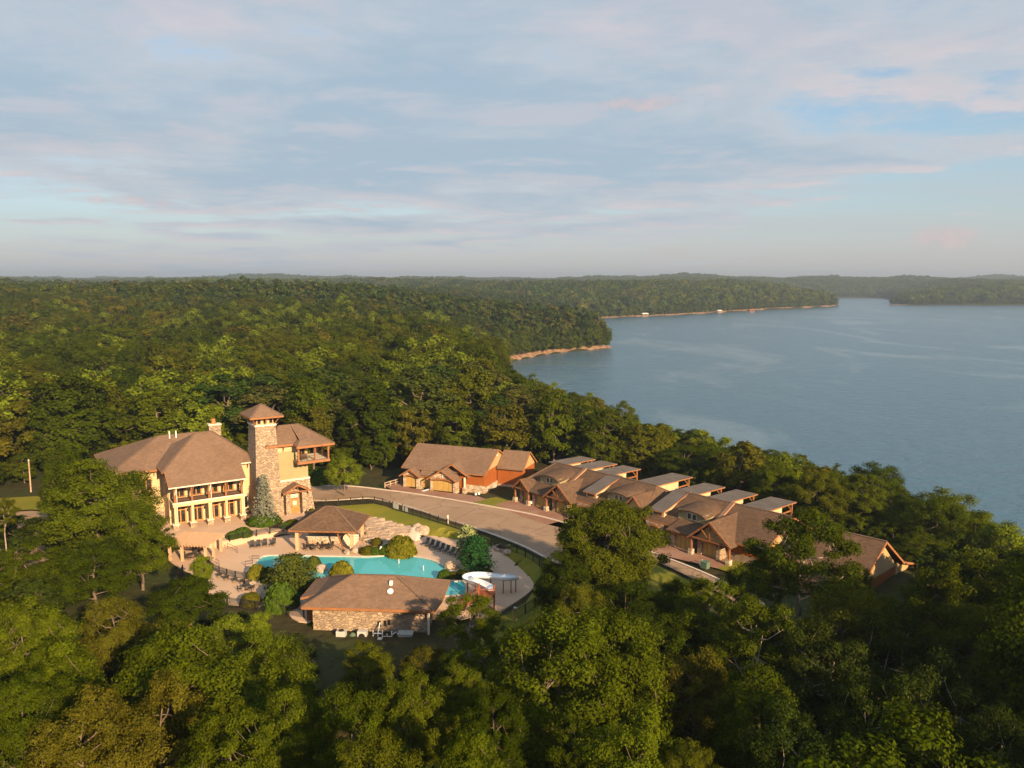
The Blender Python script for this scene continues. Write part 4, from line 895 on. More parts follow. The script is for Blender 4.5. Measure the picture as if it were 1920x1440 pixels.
boulder(663, 1037, 0, 1.0, 'tan boulder at the foot of the bar post beside the pool', 1); boulder(650, 1038, 0, 0.8, 'smaller tan boulder left of the bar post at the pool edge', 2)
boulder(741, 1034, 0, 1.0, 'rounded tan boulder on the pool edge below the big round shrub', 3, 0.9)
boulder(602, 1072, -0.3, 1.4, 'flat tan boulder standing in the pool beside the golden shrub', 4, 0.6)
boulder(846, 1065, 0, 1.2, 'brown boulder at the right end of the pool', 5); boulder(792, 1000, 0.3, 1.5, 'grey-tan boulder at the top of the stone steps', 6)
boulder(784, 992, 0.5, 1.1, 'pale boulder above the stone steps by the lawn', 7); boulder(953, 1040, 0, 1.0, 'grey boulder on the right rim of the deck', 8)
boulder(470, 1098, 0, 1.0, 'pale flat boulder by the patio table at the near deck edge', 9, 0.5); boulder(503, 1120, 0, 1.5, 'large flat pale rock among shrubs at the near deck edge', 10, 0.5)
boulder(398, 1052, 0, 0.7, 'small pale rock at the end of the curved fence', 11)
# stone cascade and retaining wall under the pavilion terrace
RW = empty('retaining_wall', 'curved pale stone retaining wall between the loungers and the upper patio', 'wall', (0, 0, 0))
rl = smooth_line(g2((437, 1018), (470, 1012), (510, 1005), (545, 1001), (556, 1003)), 5)
rs = random.Random(3)
for i, (a, b) in enumerate(zip(rl, rl[1:])):
    mb = MB(); h = 0.95 + rs.uniform(-0.12, 0.15); a3, b3 = Vector((*a, 0)), Vector((*b, 0)); n = (b3 - a3).cross(Vector((0, 0, 1))).normalized()
    mb.prism([a3 - n * .3, b3 - n * .3, b3 + n * .35, a3 + n * .35], [a3 - n * .25 + Vector((0, 0, h)), b3 - n * .25 + Vector((0, 0, h)), b3 + n * .25 + Vector((0, 0, h)), a3 + n * .25 + Vector((0, 0, h))]).build('stone', 'boulder', RW)
CS = empty('stone_cascade', 'broad flagstone cascade slope between the pavilion and the lawn', 'rockwork', (0, 0, 0))
rs = random.Random(8)
c0 = [(690, 972), (775, 988), (780, 998), (745, 1003), (735, 1018), (700, 1022), (682, 1020)]
cp = [tuple(ground(x, y, 0.6)[:2]) for x, y in c0]
cpa = np.array(cp)
for _ in range(420):
    q = np.array([rs.uniform(cpa[:, 0].min(), cpa[:, 0].max()), rs.uniform(cpa[:, 1].min(), cpa[:, 1].max())])
    if poly_dist(q[None], cpa)[0] > -0.2: continue
    t = (q[1] - cpa[:, 1].min()) / (cpa[:, 1].max() - cpa[:, 1].min()); z = 0.15 + 1.0 * t + rs.uniform(-0.06, 0.08)
    s = rs.uniform(0.5, 0.95); n = rs.randint(5, 7); an = sorted(rs.uniform(0, 6.28) for _ in range(n)); k = rs.uniform(0, 1)
    lo = [(q[0] + math.cos(a) * s * 1.3, q[1] + math.sin(a) * s * 0.7, -0.3) for a in an]; hi = [(x, y, z) for x, y, _ in lo]
    MB().prism(lo, hi).build('flagstone', 'boulder' if k < 0.3 else 'flagstone', CS)
for k in range(5):
    a, b = ground(774 - k * 1.5, 990 + k * 4.5, 0.9 - k * 0.17), ground(789 - k * 1.5, 994 + k * 4.5, 0.9 - k * 0.17)
    MB().bar(a, b, 1.1, 0.2).build('step', 'pale_trim', CS)

# ------------------------------------------------------------------ pool bar pavilion
PV = empty('pool_pavilion', 'open poolside bar pavilion with brown hip roof on timber posts', 'pavilion', (-36.2, 130.4, 0.0), R(-3.5))
def pavilion(T):
    L, D, e, a = 9.3, 7.2, 3.75, 6.6
    P = [(-1.1, -1.1, e), (L + 1.1, -1.1, e), (L + 1.1, D + 1.1, e), (-1.1, D + 1.1, e)]; q0, q1 = (3.9, D / 2, a), (5.4, D / 2, a)
    r = MB(); r.slab([P[0], P[1], q1, q0], 0.2); r.slab([P[1], P[2], q1], 0.2); r.slab([P[2], P[3], q0, q1], 0.2); r.slab([P[3], P[0], q0], 0.2)
    ro = r.build('roof', 'condo_shingle', T)
    ridge_caps(ro, (q0, q1), (P[0], q0), (P[1], q1), (P[2], q1), (P[3], q0))
    f = MB()
    for x, y in zip(P, P[1:] + P[:1]): f.bar(Vector(x) - Vector((0, 0, .17)), Vector(y) - Vector((0, 0, .17)), 0.1, 0.26)
    f.build('fascia', 'timber', ro)
    MB().box(-0.1, L + 0.1, -0.1, 0.15, e - 0.5, e - 0.21).box(-0.1, L + 0.1, D - 0.1, D + 0.15, e - 0.5, e - 0.21).build('beam', 'timber', T)
    for x in (0, L):
        for y in (0, D):
            p = MB().box(x - 0.26, x + 0.26, y - 0.26, y + 0.26, 0.0, e - 0.5).build('post', 'pergola_wood', T)
            MB().bar((x, y, 2.0), (x + (1.1 if x == 0 else -1.1), y, e - 0.45), 0.16).build('brace', 'timber', p)
    MB().bar((6.8, 0, e - 0.5), (8.0, -0.2, 0.0), 0.1, 0.26).build('downpipe', 'timber', T)
    b = MB().box(0.6, 6.2, 3.6, 4.2, 0, 1.15).build('bar_counter', 'pale_stone', T)
    MB().box(0.4, 6.4, 3.4, 4.4, 1.15, 1.27).build('counter_top', 'grey_box', b)
    MB().box(0.4, 6.4, D - 0.4, D, 0, 2.4).build('back_wall', 'pale_stone', T)
    for k in range(6): MB().box(6.5, 9.0, 2.9 + k * 0.5, 3.4 + k * 0.5, 0, 0.17 * (k + 1)).build('step', 'pale_trim', T)
    MB().box(1.2, 2.8, D - 0.55, D - 0.41, 1.3, 2.1).build('shelf_unit', 'dark_metal', b)
pavilion(PV)

# ------------------------------------------------------------------ pool house in front
PH = empty('pool_house', 'low stone pool house with wide brown hip roof in front of the pool', 'pool house', (-25.9, 99.3, -0.5), R(-4.0))
def pool_house(T):
    L, D, e, a = 15.0, 8.2, 4.0, 6.5
    MB().box(0, L, 0, D, -2.0, 3.75).build('wall', 'field_stone', T)
    MB().box(-0.04, L + 0.04, -0.06, -0.005, 3.35, 3.72).build('frieze', 'cream', T)
    P = [(-1.1, -1.1, e), (L + 1.1, -1.1, e), (L + 1.6, 2.6, e), (L + 1.6, D + 1.1, e), (-1.1, D + 1.1, e)]; q0, q1 = (4.3, D / 2, a), (10.2, D / 2, a)
    r = MB(); r.slab([P[0], P[1], q1, q0], 0.2); r.slab([P[1], P[2], q1], 0.2); r.slab([P[2], P[3], q1], 0.2); r.slab([P[3], P[4], q0, q1], 0.2); r.slab([P[4], P[0], q0], 0.2)
    ro = r.build('roof', 'club_shingle', T)
    ridge_caps(ro, (q0, q1), (P[0], q0), (P[1], q1), (P[2], q1), (P[3], q1), (P[4], q0))
    f = MB()
    for x, y in zip(P, P[1:] + P[:1]): f.bar(Vector(x) - Vector((0, 0, .18)), Vector(y) - Vector((0, 0, .18)), 0.1, 0.34)
    f.build('fascia', 'fascia', ro)
    rr = MB(); rr.slab([(-2.2, 2.0, e - 0.05), (1.2, 2.0, e + 0.75), (1.2, D + 0.5, e + 0.75), (-2.2, D + 0.5, e - 0.05)], 0.18); rr.build('side_roof', 'club_shingle', T)
    MB().bar((-2.2, 1.95, e - 0.2), (-2.2, D + 0.5, e - 0.2), 0.1, 0.3).bar((-2.2, 1.95, e - 0.2), (-1.1, 1.95, e + 0.06), 0.1, 0.3).build('fascia', 'fascia', ro)
    MB().box(-1.7, -0.1, 2.6, 7.5, -1.0, 3.4).build('side_wall', 'timber', T)
    v = MB().box(9.6, 10.0, 2.5, 2.9, 5.1, 6.3).build('flue', 'white_metal', T); MB().box(9.58, 10.02, 2.48, 2.92, 5.1, 5.45).build('flashing', 'dark_metal', v)
    MB().tube((9.95, 1.5, 5.30), (9.95, 1.42, 5.42), 0.40, 0.40, 14).build('roof_vent', 'white_metal', T)
    MB().tube((L + 0.3, -0.6, 0.3), (L + 0.3, -0.6, 3.9), 0.16).build('downpipe', 'pale_trim', T)
    for x, w, z in ((8.6, 0.35, 1.2), (9.4, 0.3, 1.3), (9.9, 0.3, 1.45)): MB().box(x, x + w, -0.14, -0.01, z, z + 0.7).build('meter_box', 'dark_metal', T)
pool_house(PH)
def ph_pt(x, y, z=-0.9):
    a = R(-4.0); return (-25.9 + math.cos(a) * x - math.sin(a) * y, 99.3 + math.sin(a) * x + math.cos(a) * y, z)
GZ0 = -0.6
def ac_unit(x, y, label, fan_front):
    T = empty('condenser_unit', label, 'condenser', ph_pt(x, y, GZ0), R(-4.0), 'plant behind the pool house')
    MB().box(-0.6, 0.6, -0.4, 0.4, 0.0, 1.3).build('casing', 'grey_box', T)
    if fan_front: MB().tube((0, -0.41, 0.65), (0, -0.46, 0.65), 0.42, n=14).build('fan_grille', 'dark_metal', T)
    else: MB().tube((0, 0, 1.301), (0, 0, 1.35), 0.36, n=14).build('fan_grille', 'dark_metal', T)
    MB().box(-0.65, 0.65, -0.45, 0.45, -0.6, -0.001).build('pad', 'kerb_concrete', T)
ac_unit(4.2, -1.6, 'tall white condenser unit with top fan against the pool house wall', False); ac_unit(6.9, -1.4, 'pale condenser unit with round front fan behind the pool house', True)
T = empty('filter_pump', 'white pool filter pipework with valves behind the pool house', 'pump', ph_pt(9.2, -1.5, GZ0), R(-4.0))
pb = MB(); 
for x in (-0.9, -0.3, 0.3, 0.9, 1.5): pb.tube((x, 0, -0.2), (x, 0, 1.2 + 0.2 * math.sin(x * 5)), 0.08)
pb.tube((-0.9, 0, 1.0), (0.3, 0, 1.0), 0.08); pb.tube((0.3, 0, 0.6), (1.5, 0, 0.6), 0.08); pb.tube((0.3, 0, 0.6), (0.3, -0.7, 0.6), 0.08); pb.tube((1.5, 0, 0.9), (1.9, 0.8, 0.9), 0.08); pb.tube((-0.3, 0, 0.9), (-0.3, 1.2, 1.9), 0.08)
pb.build('pipework', 'white_metal', T); MB().tube((0.2, -0.9, -0.2), (0.2, -0.9, 0.7), 0.38, n=12).build('filter_tank', 'dark_metal', T); MB().box(-0.1, 0.5, -1.2, -0.6, 0.7, 0.8).build('lid', 'grey_box', T)
T = empty('chlorine_tank', 'small dark green tank between the two condenser units', 'tank', ph_pt(5.6, -1.4, GZ0), 0)
MB().tube((0, 0, -0.3), (0, 0, 0.7), 0.42, n=14).build('tank', 'green_box', T); MB().tube((0, 0, 0.7), (0, 0, 0.95), 0.42, 0.12, n=14).build('dome', 'green_box', T)
T = empty('equipment_cabinet', 'grey equipment cabinet at the right end of the pool house wall', 'cabinet', ph_pt(12.4, -1.2, GZ0), R(-4))
MB().box(-0.9, 0.9, -0.4, 0.4, -0.3, 1.0).build('casing', 'grey_box', T); MB().slab([(-1, -0.5, 1.05), (1, -0.5, 1.05), (1, 0.5, 1.2), (-1, 0.5, 1.2)], 0.1).build('lid', 'grey_box', T)

# ------------------------------------------------------------------ pergola
p0, p1, p2 = ground(314, 1019, 2.9), ground(390, 1022, 2.9), ground(427, 995, 2.9)
pyaw = math.atan2(p1.y - p0.y, p1.x - p0.x)
PG = empty('pergola', 'tan timber pergola shading patio tables at the left of the pool', 'pergola', (p0.x, p0.y, 0), pyaw)
def pergola(T):
    L = 6.5; D = 5.6; e = 2.9
    for x in (0.2, 2.3, L - 0.2):
        for y in (0.2, D - 0.2): MB().box(x - 0.18, x + 0.18, y - 0.18, y + 0.18, 0.0, e - 0.45).build('post', 'pergola_wood', T)
    MB().box(L - 0.38, L - 0.02, D / 2 - 0.18, D / 2 + 0.18, 0, e - 0.45).build('post', 'pergola_wood', T)
    for y in (0.2, D - 0.2): MB().box(-0.5, L + 0.5, y - 0.1, y + 0.1, e - 0.45, e - 0.17).build('beam', 'pergola_wood', T)
    for x in (0.2, L - 0.2): MB().box(x - 0.1, x + 0.1, 0.31, D - 0.31, e - 0.44, e - 0.18).build('beam', 'pergola_wood', T)
    for i in range(15):
        x = -0.35 + i * (L + 0.7) / 14; MB().box(x - 0.05, x + 0.05, -0.6, D + 0.6, e - 0.16, e).build('rafter', 'pergola_wood', T)
    for i in range(20):
        y = -0.5 + i * (D + 1.0) / 19; MB().box(-0.55, L + 0.55, y - 0.10, y + 0.10, e + 0.005, e + 0.05).build('slat', 'pergola_wood', T)
pergola(PG)

# ------------------------------------------------------------------ furniture
def make_lounger():
    T = empty('sun_lounger', '', 'sun lounger', (0, 0, 0), 0, 'sun loungers on the pool deck')
    MB().box(-0.33, 0.33, 0.0, 1.25, 0.36, 0.41).build('seat', 'sling', T)
    MB().prism([(-0.33, 1.25, 0.36), (0.33, 1.25, 0.36), (0.33, 1.75, 0.98), (-0.33, 1.75, 0.98)], [(-0.33, 1.21, 0.40), (0.33, 1.21, 0.40), (0.33, 1.71, 1.02), (-0.33, 1.71, 1.02)]).build('backrest', 'sling', T)
    for x in (-0.31, 0.31):
        for y in (0.12, 1.3): MB().box(x - 0.025, x + 0.025, y - 0.025, y + 0.025, 0, 0.36).build('leg', 'chair_frame', T)
        MB().box(x - 0.03, x + 0.03, 0.0, 1.7, 0.32, 0.359).build('side_rail', 'chair_frame', T)
    return T
LOUNGE = make_lounger(); first = [True]
def place(proto, flag, px, py, z, yaw, label):
    if flag[0]: o = proto; flag[0] = False
    else: o = copy_tree(proto)
    p = ground(px, py, z); o.location = p; o.rotation_euler.z = yaw; o['label'] = label; return o
for i, (x, y, a) in enumerate(((474, 1029, 20), (485, 1028, 18), (497, 1026, 16), (509, 1025, 0))):
    place(LOUNGE, first, x, y, 0.0, R(a), ['leftmost of the four dark sun loungers by the retaining wall', 'second from left of the four loungers by the retaining wall', 'third from left of the four loungers by the retaining wall', 'lone upright dark lounger at the right of the four by the retaining wall'][i])
for i in range(9):
    x = 793 + i * 9.6; y = 1024 + i * 3.55
    place(LOUNGE, first, x, y, 0.0, R(-28), f'{["first", "second", "third", "fourth", "fifth", "sixth", "seventh", "eighth", "ninth"][i]} lounger from the stone steps in the long row by the lawn')
for i, (x, y) in enumerate(((884, 1066), (893, 1068), (902, 1069))): place(LOUNGE, first, x, y, 0.0, R(8), ['left', 'middle', 'right'][i] + ' lounger of the three under the dark cedar')
for i, (x, y) in enumerate(((412, 1078), (425, 1083), (441, 1087), (455, 1090), (468, 1092))):
    place(LOUNGE, first, x, y, 0.0, R(200), f'{["first", "second", "third", "fourth", "fifth"][i]} dark lounger from the left behind the curved fence')
def make_set():
    T = empty('patio_table', '', 'table', (0, 0, 0), 0, 'patio tables'); MB().tube((0, 0, 0.70), (0, 0, 0.75), 0.62, n=14).build('tabletop', 'sling', T)
    MB().tube((0, 0, 0.05), (0, 0, 0.70), 0.06).build('pedestal', 'chair_frame', T); MB().tube((0, 0, 0), (0, 0, 0.05), 0.32, n=10).build('base', 'chair_frame', T); return T
def make_chair():
    T = empty('patio_chair', '', 'chair', (0, 0, 0), 0, 'patio chairs'); MB().box(-0.26, 0.26, -0.26, 0.26, 0.42, 0.47).build('seat', 'sling', T); MB().prism([(-0.26, 0.24, 0.47), (0.26, 0.24, 0.47), (0.26, 0.28, 0.47), (-0.26, 0.28, 0.47)], [(-0.26, 0.36, 1.0), (0.26, 0.36, 1.0), (0.26, 0.40, 1.0), (-0.26, 0.40, 1.0)]).build('backrest', 'sling', T)
    for x in (-0.24, 0.24):
        for y in (-0.22, 0.22): MB().box(x - 0.025, x + 0.025, y - 0.025, y + 0.025, 0, 0.419).build('leg', 'chair_frame', T)
        MB().box(x - 0.03, x + 0.03, -0.22, 0.28, 0.64, 0.68).build('arm', 'chair_frame', T)
    return T
TB, CHR, ft, fc = make_set(), make_chair(), [True], [True]
for x, y, nch, where in ((359, 1046, 4, 'under the front of the pergola'), (373, 1033, 2, 'at the back of the pergola'), (583, 1030, 4, 'under the left of the pool pavilion'), (613, 1029, 4, 'under the right of the pool pavilion'), (462, 1106, 3, 'on the deck behind the near fence')):
    place(TB, ft, x, y, 0, 0, 'round dark patio table ' + where); c = ground(x, y, 0)
    for k in range(nch):
        a = 6.283 * k / nch + 0.5 + x
        o = CHR if fc[0] else copy_tree(CHR); fc[0] = False
        o.location = (c.x + math.cos(a) * 0.95, c.y + math.sin(a) * 0.95, 0); o.rotation_euler.z = a - math.pi / 2
        o['label'] = 'dark patio chair around the table ' + where; o['group'] = 'chairs ' + where

# ------------------------------------------------------------------ fences and handrails
def fence(label, line, h=1.35, post=2.4, gz=None, group='dark metal fences', name='metal_fence'):
    T = empty(name, label, 'fence', (0, 0, 0), 0, group)
    L = np.array([p[:2] for p in line]); seg = np.linalg.norm(np.diff(L, axis=0), axis=1); cum = np.concatenate([[0], np.cumsum(seg)])
    n = max(1, int(cum[-1] / post)); s = np.linspace(0, cum[-1], n + 1)
    P = np.stack([np.interp(s, cum, L[:, 0]), np.interp(s, cum, L[:, 1])], 1); Z = terrain(P) if gz is None else np.full(len(P), gz)
    ra = MB(); pk = MB()
    for i in range(n + 1): MB().box(P[i, 0] - 0.075, P[i, 0] + 0.075, P[i, 1] - 0.075, P[i, 1] + 0.075, Z[i] - 0.1, Z[i] + h + 0.08).build('post', 'dark_metal', T)
    for i in range(n):
        a, b = Vector((*P[i], Z[i])), Vector((*P[i + 1], Z[i + 1])); u = Vector((0, 0, 1))
        for k in (0.1, h - 0.18, h): ra.bar(a + u * k, b + u * k, 0.045)
        m_ = int((b - a).length / 0.16)
        for j in range(1, m_): q = a.lerp(b, j / m_); pk.bar(q + u * 0.1, q + u * h, 0.03)
    ra.build('rails', 'dark_metal', T); pk.build('pickets', 'dark_metal', T)['kind'] = 'stuff'
    return T
gline = lambda *pts, z=0.9: smooth_line([tuple(ground(x, y, z)[:2]) for x, y in pts], 4)
RF = fence('long dark metal fence between the lawn and the road', gline((588, 952), (640, 948), (699, 944), (745, 958), (830, 984), (900, 1008), (960, 1033), (1000, 1054), (1022, 1075), (1032, 1095)))
fence('dark metal fence along the upper patio above the loungers', gline((431, 1020), (470, 1012), (520, 1003), (556, 997), z=0.5), 1.0, 2.0, gz=1.06)
fence('low curved dark fence in front of the left loungers', gline((389, 1056), (398, 1068), (420, 1078), (450, 1085), (484, 1087), z=0), 1.05, 1.7, gz=0.0)
fence('straight dark fence on the near left edge of the deck', gline((396, 1134), (440, 1138), (520, 1150), (570, 1158), z=0), 1.4, 2.2)
fence('short dark fence panel beside the left trees below the pergola', gline((322, 1118), (336, 1092), (343, 1078), z=0), 1.6, 2.0)
fence('dark fence curving through the shade below the slide', gline((905, 1185), (960, 1170), (1010, 1140), (1040, 1110), z=-0.3), 1.4, 2.4)
for i, (x, y) in enumerate(((742, 957), (760, 962))):
    T = empty('gate_panel', ['left', 'right'][i] + ' pale sign panel on the fence gate by the road', 'panel', ground(x, y, 0.95), R(-42), 'gate panels'); MB().box(-0.75, 0.75, -0.04, 0.04, 0.35, 1.35).build('board', 'grey_box', T); MB().box(-0.85, -0.76, -0.06, 0.06, 0, 1.7).build('post', 'dark_metal', T)
T = empty('marker_post', 'pale square marker post standing at the road fence', 'post', ground(840, 982, 0.95), 0); MB().box(-0.12, 0.12, -0.12, 0.12, 0, 1.5).build('shaft', 'pale_trim', T); MB().box(-0.16, 0.16, -0.16, 0.16, 1.5, 1.6).build('cap', 'pale_trim', T)
def handrail(label, a, b, z0, z1):
    T = empty('handrail', label, 'handrail', a, 0, 'pool handrails'); v = Vector(b) - Vector(a)
    MB().tube((0, 0, 0), (0, 0, 0.95), 0.04).build('post', 'chair_frame', T); MB().tube((v.x, v.y, z1 - z0), (v.x, v.y, z1 - z0 + 0.95), 0.04).build('post', 'chair_frame', T)
    MB().tube((0, 0, 0.95), (v.x, v.y, z1 - z0 + 0.95), 0.04).tube((0, 0, 0.5), (v.x, v.y, z1 - z0 + 0.5), 0.03).build('rail', 'chair_frame', T)
handrail('brown handrail stepping down beside the pergola steps', ground(427, 1029, 0.4), ground(445, 1037, 0.0), 0.4, 0.0)
handrail('dark handrail at the left end of the curved fence', ground(392, 1054, 0.2), ground(411, 1062, 0.0), 0.2, 0)
handrail('thin pool entry rail nearer the pergola', ground(460, 1063, 0), ground(474, 1058, 0), 0, -0.3); handrail('thin pool entry rail farther from the pergola', ground(473, 1052, 0), ground(486, 1049, 0), 0, -0.3)

# ------------------------------------------------------------------ water slide
SL = empty('water_slide', 'white curving water slide on red timber stand beside the plunge pool', 'slide', ground(905, 1118, 0), 0)
so = Vector(SL.location)
def slide(T):
    key = [(918, 1103, 2.7), (900, 1094, 2.65), (884, 1089, 2.6), (876, 1085, 2.5), (880, 1081, 2.45), (895, 1079, 2.4), (915, 1080, 2.35), (940, 1083, 2.25), (955, 1083.5, 2.2), (969, 1082, 2.15)]
    K = [ground(*k) - so for k in key]; pts = []
    xy = smooth_line(K, 5); zz = np.interp(np.linspace(0, len(K) - 1, len(xy)), range(len(K)), [k.z for k in K])
    P = [Vector((a, b, z)) for (a, b), z in zip(xy, zz)]; n = 8; ri, ro = 0.62, 0.72; v = []; f = []
    for i, p in enumerate(P):
        t = (P[min(i + 1, len(P) - 1)] - P[max(i - 1, 0)]).normalized(); s = t.cross(Vector((0, 0, 1))).normalized()
        for rad in (ri, ro):
            for k in range(n + 1):
                a = math.pi * k / n; v.append(p + s * math.cos(a) * rad + Vector((0, 0, -math.sin(a) * rad + 0.3)))
    m_ = 2 * (n + 1)
    for i in range(len(P) - 1):
        for k in range(n):
            a = i * m_ + k; f.append((a, a + 1, a + m_ + 1, a + m_)); b = a + n + 1; f.append((b, b + m_, b + m_ + 1, b + 1))
        for k in (0, n): a = i * m_ + k; f.append((a, a + m_, a + m_ + n + 1, a + n + 1))
    me = bpy.data.meshes.new('flume'); me.from_pydata([tuple(q) for q in v], [], f); me.polygons.foreach_set('use_smooth', [True] * len(me.polygons)); link_mesh('flume', me, T, M['slide_white'])
    for i in (17, 24, 31, 36, 41, 44):
        p = P[min(i, len(P) - 1)]; MB().bar((p.x, p.y - 0.3, 0), (p.x, p.y - 0.3, p.z - 0.4), 0.16).bar((p.x, p.y + 0.3, 0), (p.x, p.y + 0.3, p.z - 0.4), 0.16).bar((p.x, p.y - 0.3, 0.4), (p.x, p.y + 0.3, p.z - 0.7), 0.1).build('support', 'red_stain', T)
    q = ground(916, 1112, 2.0) - so
    MB().box(q.x - 1.4, q.x + 0.9, q.y - 1.6, q.y + 0.5, 2.0, 2.15).build('platform', 'red_stain', T)
    for dx in (-1.3, 0.8):
        for dy in (-1.5, 0.4): MB().box(q.x + dx - 0.1, q.x + dx + 0.1, q.y + dy - 0.1, q.y + dy + 0.1, 0 if dy > 0 else -1.0, 3.2).build('leg', 'red_stain', T)
    MB().bar((q.x - 1.3, q.y - 1.5, 0.2), (q.x + 0.8, q.y - 1.5, 1.9), 0.12).bar((q.x + 0.8, q.y - 1.5, 0.2), (q.x - 1.3, q.y - 1.5, 1.9), 0.12).build('cross_brace', 'red_stain', T)
    railing(T, [(q.x - 1.3, q.y - 1.5, 2.15), (q.x + 0.8, q.y - 1.5, 2.15), (q.x + 0.8, q.y + 0.4, 2.15)], 1.0, 0, 0.2, 'railing', 'red_stain', 0.1)
    for k in range(9): MB().box(q.x - 1.7 - k * 0.32, q.x - 1.4 - k * 0.32, q.y - 1.5, q.y - 0.4, 1.85 - k * 0.2, 1.92 - k * 0.2).build('tread', 'red_stain', T)
    st = MB()
    for y in (q.y - 1.52, q.y - 0.38):
        st.bar((q.x - 1.4, y, 1.9), (q.x - 4.3, y, 0.1), 0.08, 0.25); st.bar((q.x - 1.4, y, 2.95), (q.x - 4.3, y, 1.1), 0.1); 
        for k in range(7): t = k / 6; X = q.x - 1.4 - 2.9 * t; Z = 1.9 - 1.8 * t; st.bar((X, y, Z), (X, y, Z + 1.02), 0.06)
    st.build('stair_rail', 'red_stain', T)
    MB().box(q.x - 0.2, q.x + 0.7, q.y + 0.42, q.y + 0.5, 1.2, 2.5).build('flume_mouth', 'slide_white', T)
slide(SL)
T = empty('shower_post', 'white outdoor shower post curved at the top below the slide', 'shower', ground(970, 1160, -1.0), 0); MB().tube((0, 0, 0), (0, 0, 1.5), 0.05).build('post', 'white_metal', T); MB().tube((0, 0, 1.5), (-0.5, 0, 1.6), 0.09, 0.14).build('shower_head', 'white_metal', T)
T = empty('safety_ring_post', 'white life-ring post at the pool edge between shrubs', 'post', ground(715, 1039, 0), 0); MB().box(-0.16, 0.16, -0.1, 0.1, 0, 1.3).build('post', 'white_metal', T); MB().tube((0, -0.1, 0.95), (0, -0.16, 0.95), 0.24, n=14).build('ring', 'white_metal', T)
T = empty('planter', 'round terracotta planter ring on the lawn edge near the cedar', 'planter', ground(944, 1030, 0), 0)
pr = MB()
for k in range(14):
    a0, a1 = 6.283 * k / 14, 6.283 * (k + 1) / 14; pr.prism([(math.cos(a0) * 1.3, math.sin(a0) * 1.3, -0.2), (math.cos(a1) * 1.3, math.sin(a1) * 1.3, -0.2), (math.cos(a1) * 1.7, math.sin(a1) * 1.7, -0.2), (math.cos(a0) * 1.7, math.sin(a0) * 1.7, -0.2)], [(math.cos(a0) * 1.3, math.sin(a0) * 1.3, 0.5), (math.cos(a1) * 1.3, math.sin(a1) * 1.3, 0.5), (math.cos(a1) * 1.65, math.sin(a1) * 1.65, 0.5), (math.cos(a0) * 1.65, math.sin(a0) * 1.65, 0.5)])
pr.build('ring', 'boulder', T); MB().tube((0, 0, -0.2), (0, 0, 0.4), 1.3, n=14).build('soil', 'mulch', T)
for i, (x, y) in enumerate(((1317, 1057), (1322, 1062), (1313, 1063))):
    T = empty('utility_light', ['topmost', 'right', 'left'][i] + ' small white lamp beside the green utility box on the townhouse lawn', 'lamp', ground(x, y, 1.0), 0, 'lawn lamps'); MB().tube((0, 0, 0), (0, 0, 0.3), 0.05).build('stem', 'dark_metal', T); MB().tube((0, 0, 0.3), (0, 0, 0.65), 0.17, 0.12, 8).build('globe', 'white_metal', T)
T = empty('utility_box', 'green utility box on the lawn between the townhouse drives', 'utility box', ground(1322, 1065, 1.0), R(-47)); MB().box(-0.55, 0.55, -0.45, 0.45, 0, 1.0).build('casing', 'green_box', T); MB().slab([(-0.6, -0.5, 1.03), (0.6, -0.5, 1.03), (0.6, 0.5, 1.1), (-0.6, 0.5, 1.1)], 0.07).build('lid', 'green_box', T)
for i, (x, y, wh) in enumerate(((892, 931, 'left one on the lawn by the rust house'), (898, 930, 'right one on the lawn by the rust house'), (996, 947, 'one beside the first townhouse garage'), (1038, 958, 'one beside the second townhouse garage'), (1243, 1013, 'one beside the garage right of the big oak'))):
    T = empty('globe_light', 'white globe light, ' + wh, 'lamp', ground(x, y, 1.02), 0, 'globe lights'); MB().tube((0, 0, 0), (0, 0, 0.35), 0.06).build('stem', 'dark_metal', T); MB().tube((0, 0, 0.35), (0, 0, 0.75), 0.24, 0.2, 10).build('globe', 'white_metal', T)
# white rail fence left of the rust house
T = empty('rail_fence', 'pale post-and-rail fence left of the rust townhouse', 'fence', (0, 0, 0)); a, b = ground(722, 914, 1.0), ground(752, 905, 1.0)
for k in range(4): q = a.lerp(b, k / 3); MB().box(q.x - 0.1, q.x + 0.1, q.y - 0.1, q.y + 0.1, 0.9, 2.1).build('post', 'dock_wood', T)
for h in (1.45, 2.0): MB().bar(a + Vector((0, 0, h - 1)), b + Vector((0, 0, h - 1)), 0.1, 0.16).build('rail', 'dock_wood', T)
# parked car seen through the leaves, light pole
CAR = empty('parked_car', 'silver parked car half hidden by leaves left of the clubhouse', 'car', ground(122, 975, 1.0), R(35))
def car(T):
    prof = [(-2.2, 0.35), (-2.25, 0.75), (-2.1, 0.98), (-1.2, 1.05), (-0.6, 1.5), (0.9, 1.52), (1.7, 1.08), (2.15, 0.95), (2.25, 0.6), (2.2, 0.35)]
    MB().prism([(x, -0.88, z) for x, z in prof], [(x, 0.88, z) for x, z in prof]).build('body', 'car_paint', T)
    MB().prism([(-0.55, -0.885, 1.08), (-0.3, -0.885, 1.44), (0.85, -0.885, 1.45), (1.35, -0.885, 1.08)][::-1], [(-0.55, 0.885, 1.08), (-0.3, 0.885, 1.44), (0.85, 0.885, 1.45), (1.35, 0.885, 1.08)][::-1]).build('side_windows', 'window_glass', T)
    for y in (-0.6, 0.6): MB().box(-2.27, -2.2, y - 0.18, y + 0.18, 0.7, 0.86).build('headlight', 'white_metal', T)
    for x in (-1.4, 1.4):
        for y in (-0.8, 0.8):
            wh = MB().tube((x, y - 0.11, 0.34), (x, y + 0.11, 0.34), 0.34, n=14).build('wheel', 'tyre', T); MB().tube((x, y - 0.12, 0.34), (x, y + 0.12, 0.34), 0.19, n=10).build('rim', 'grey_box', wh)
car(CAR)
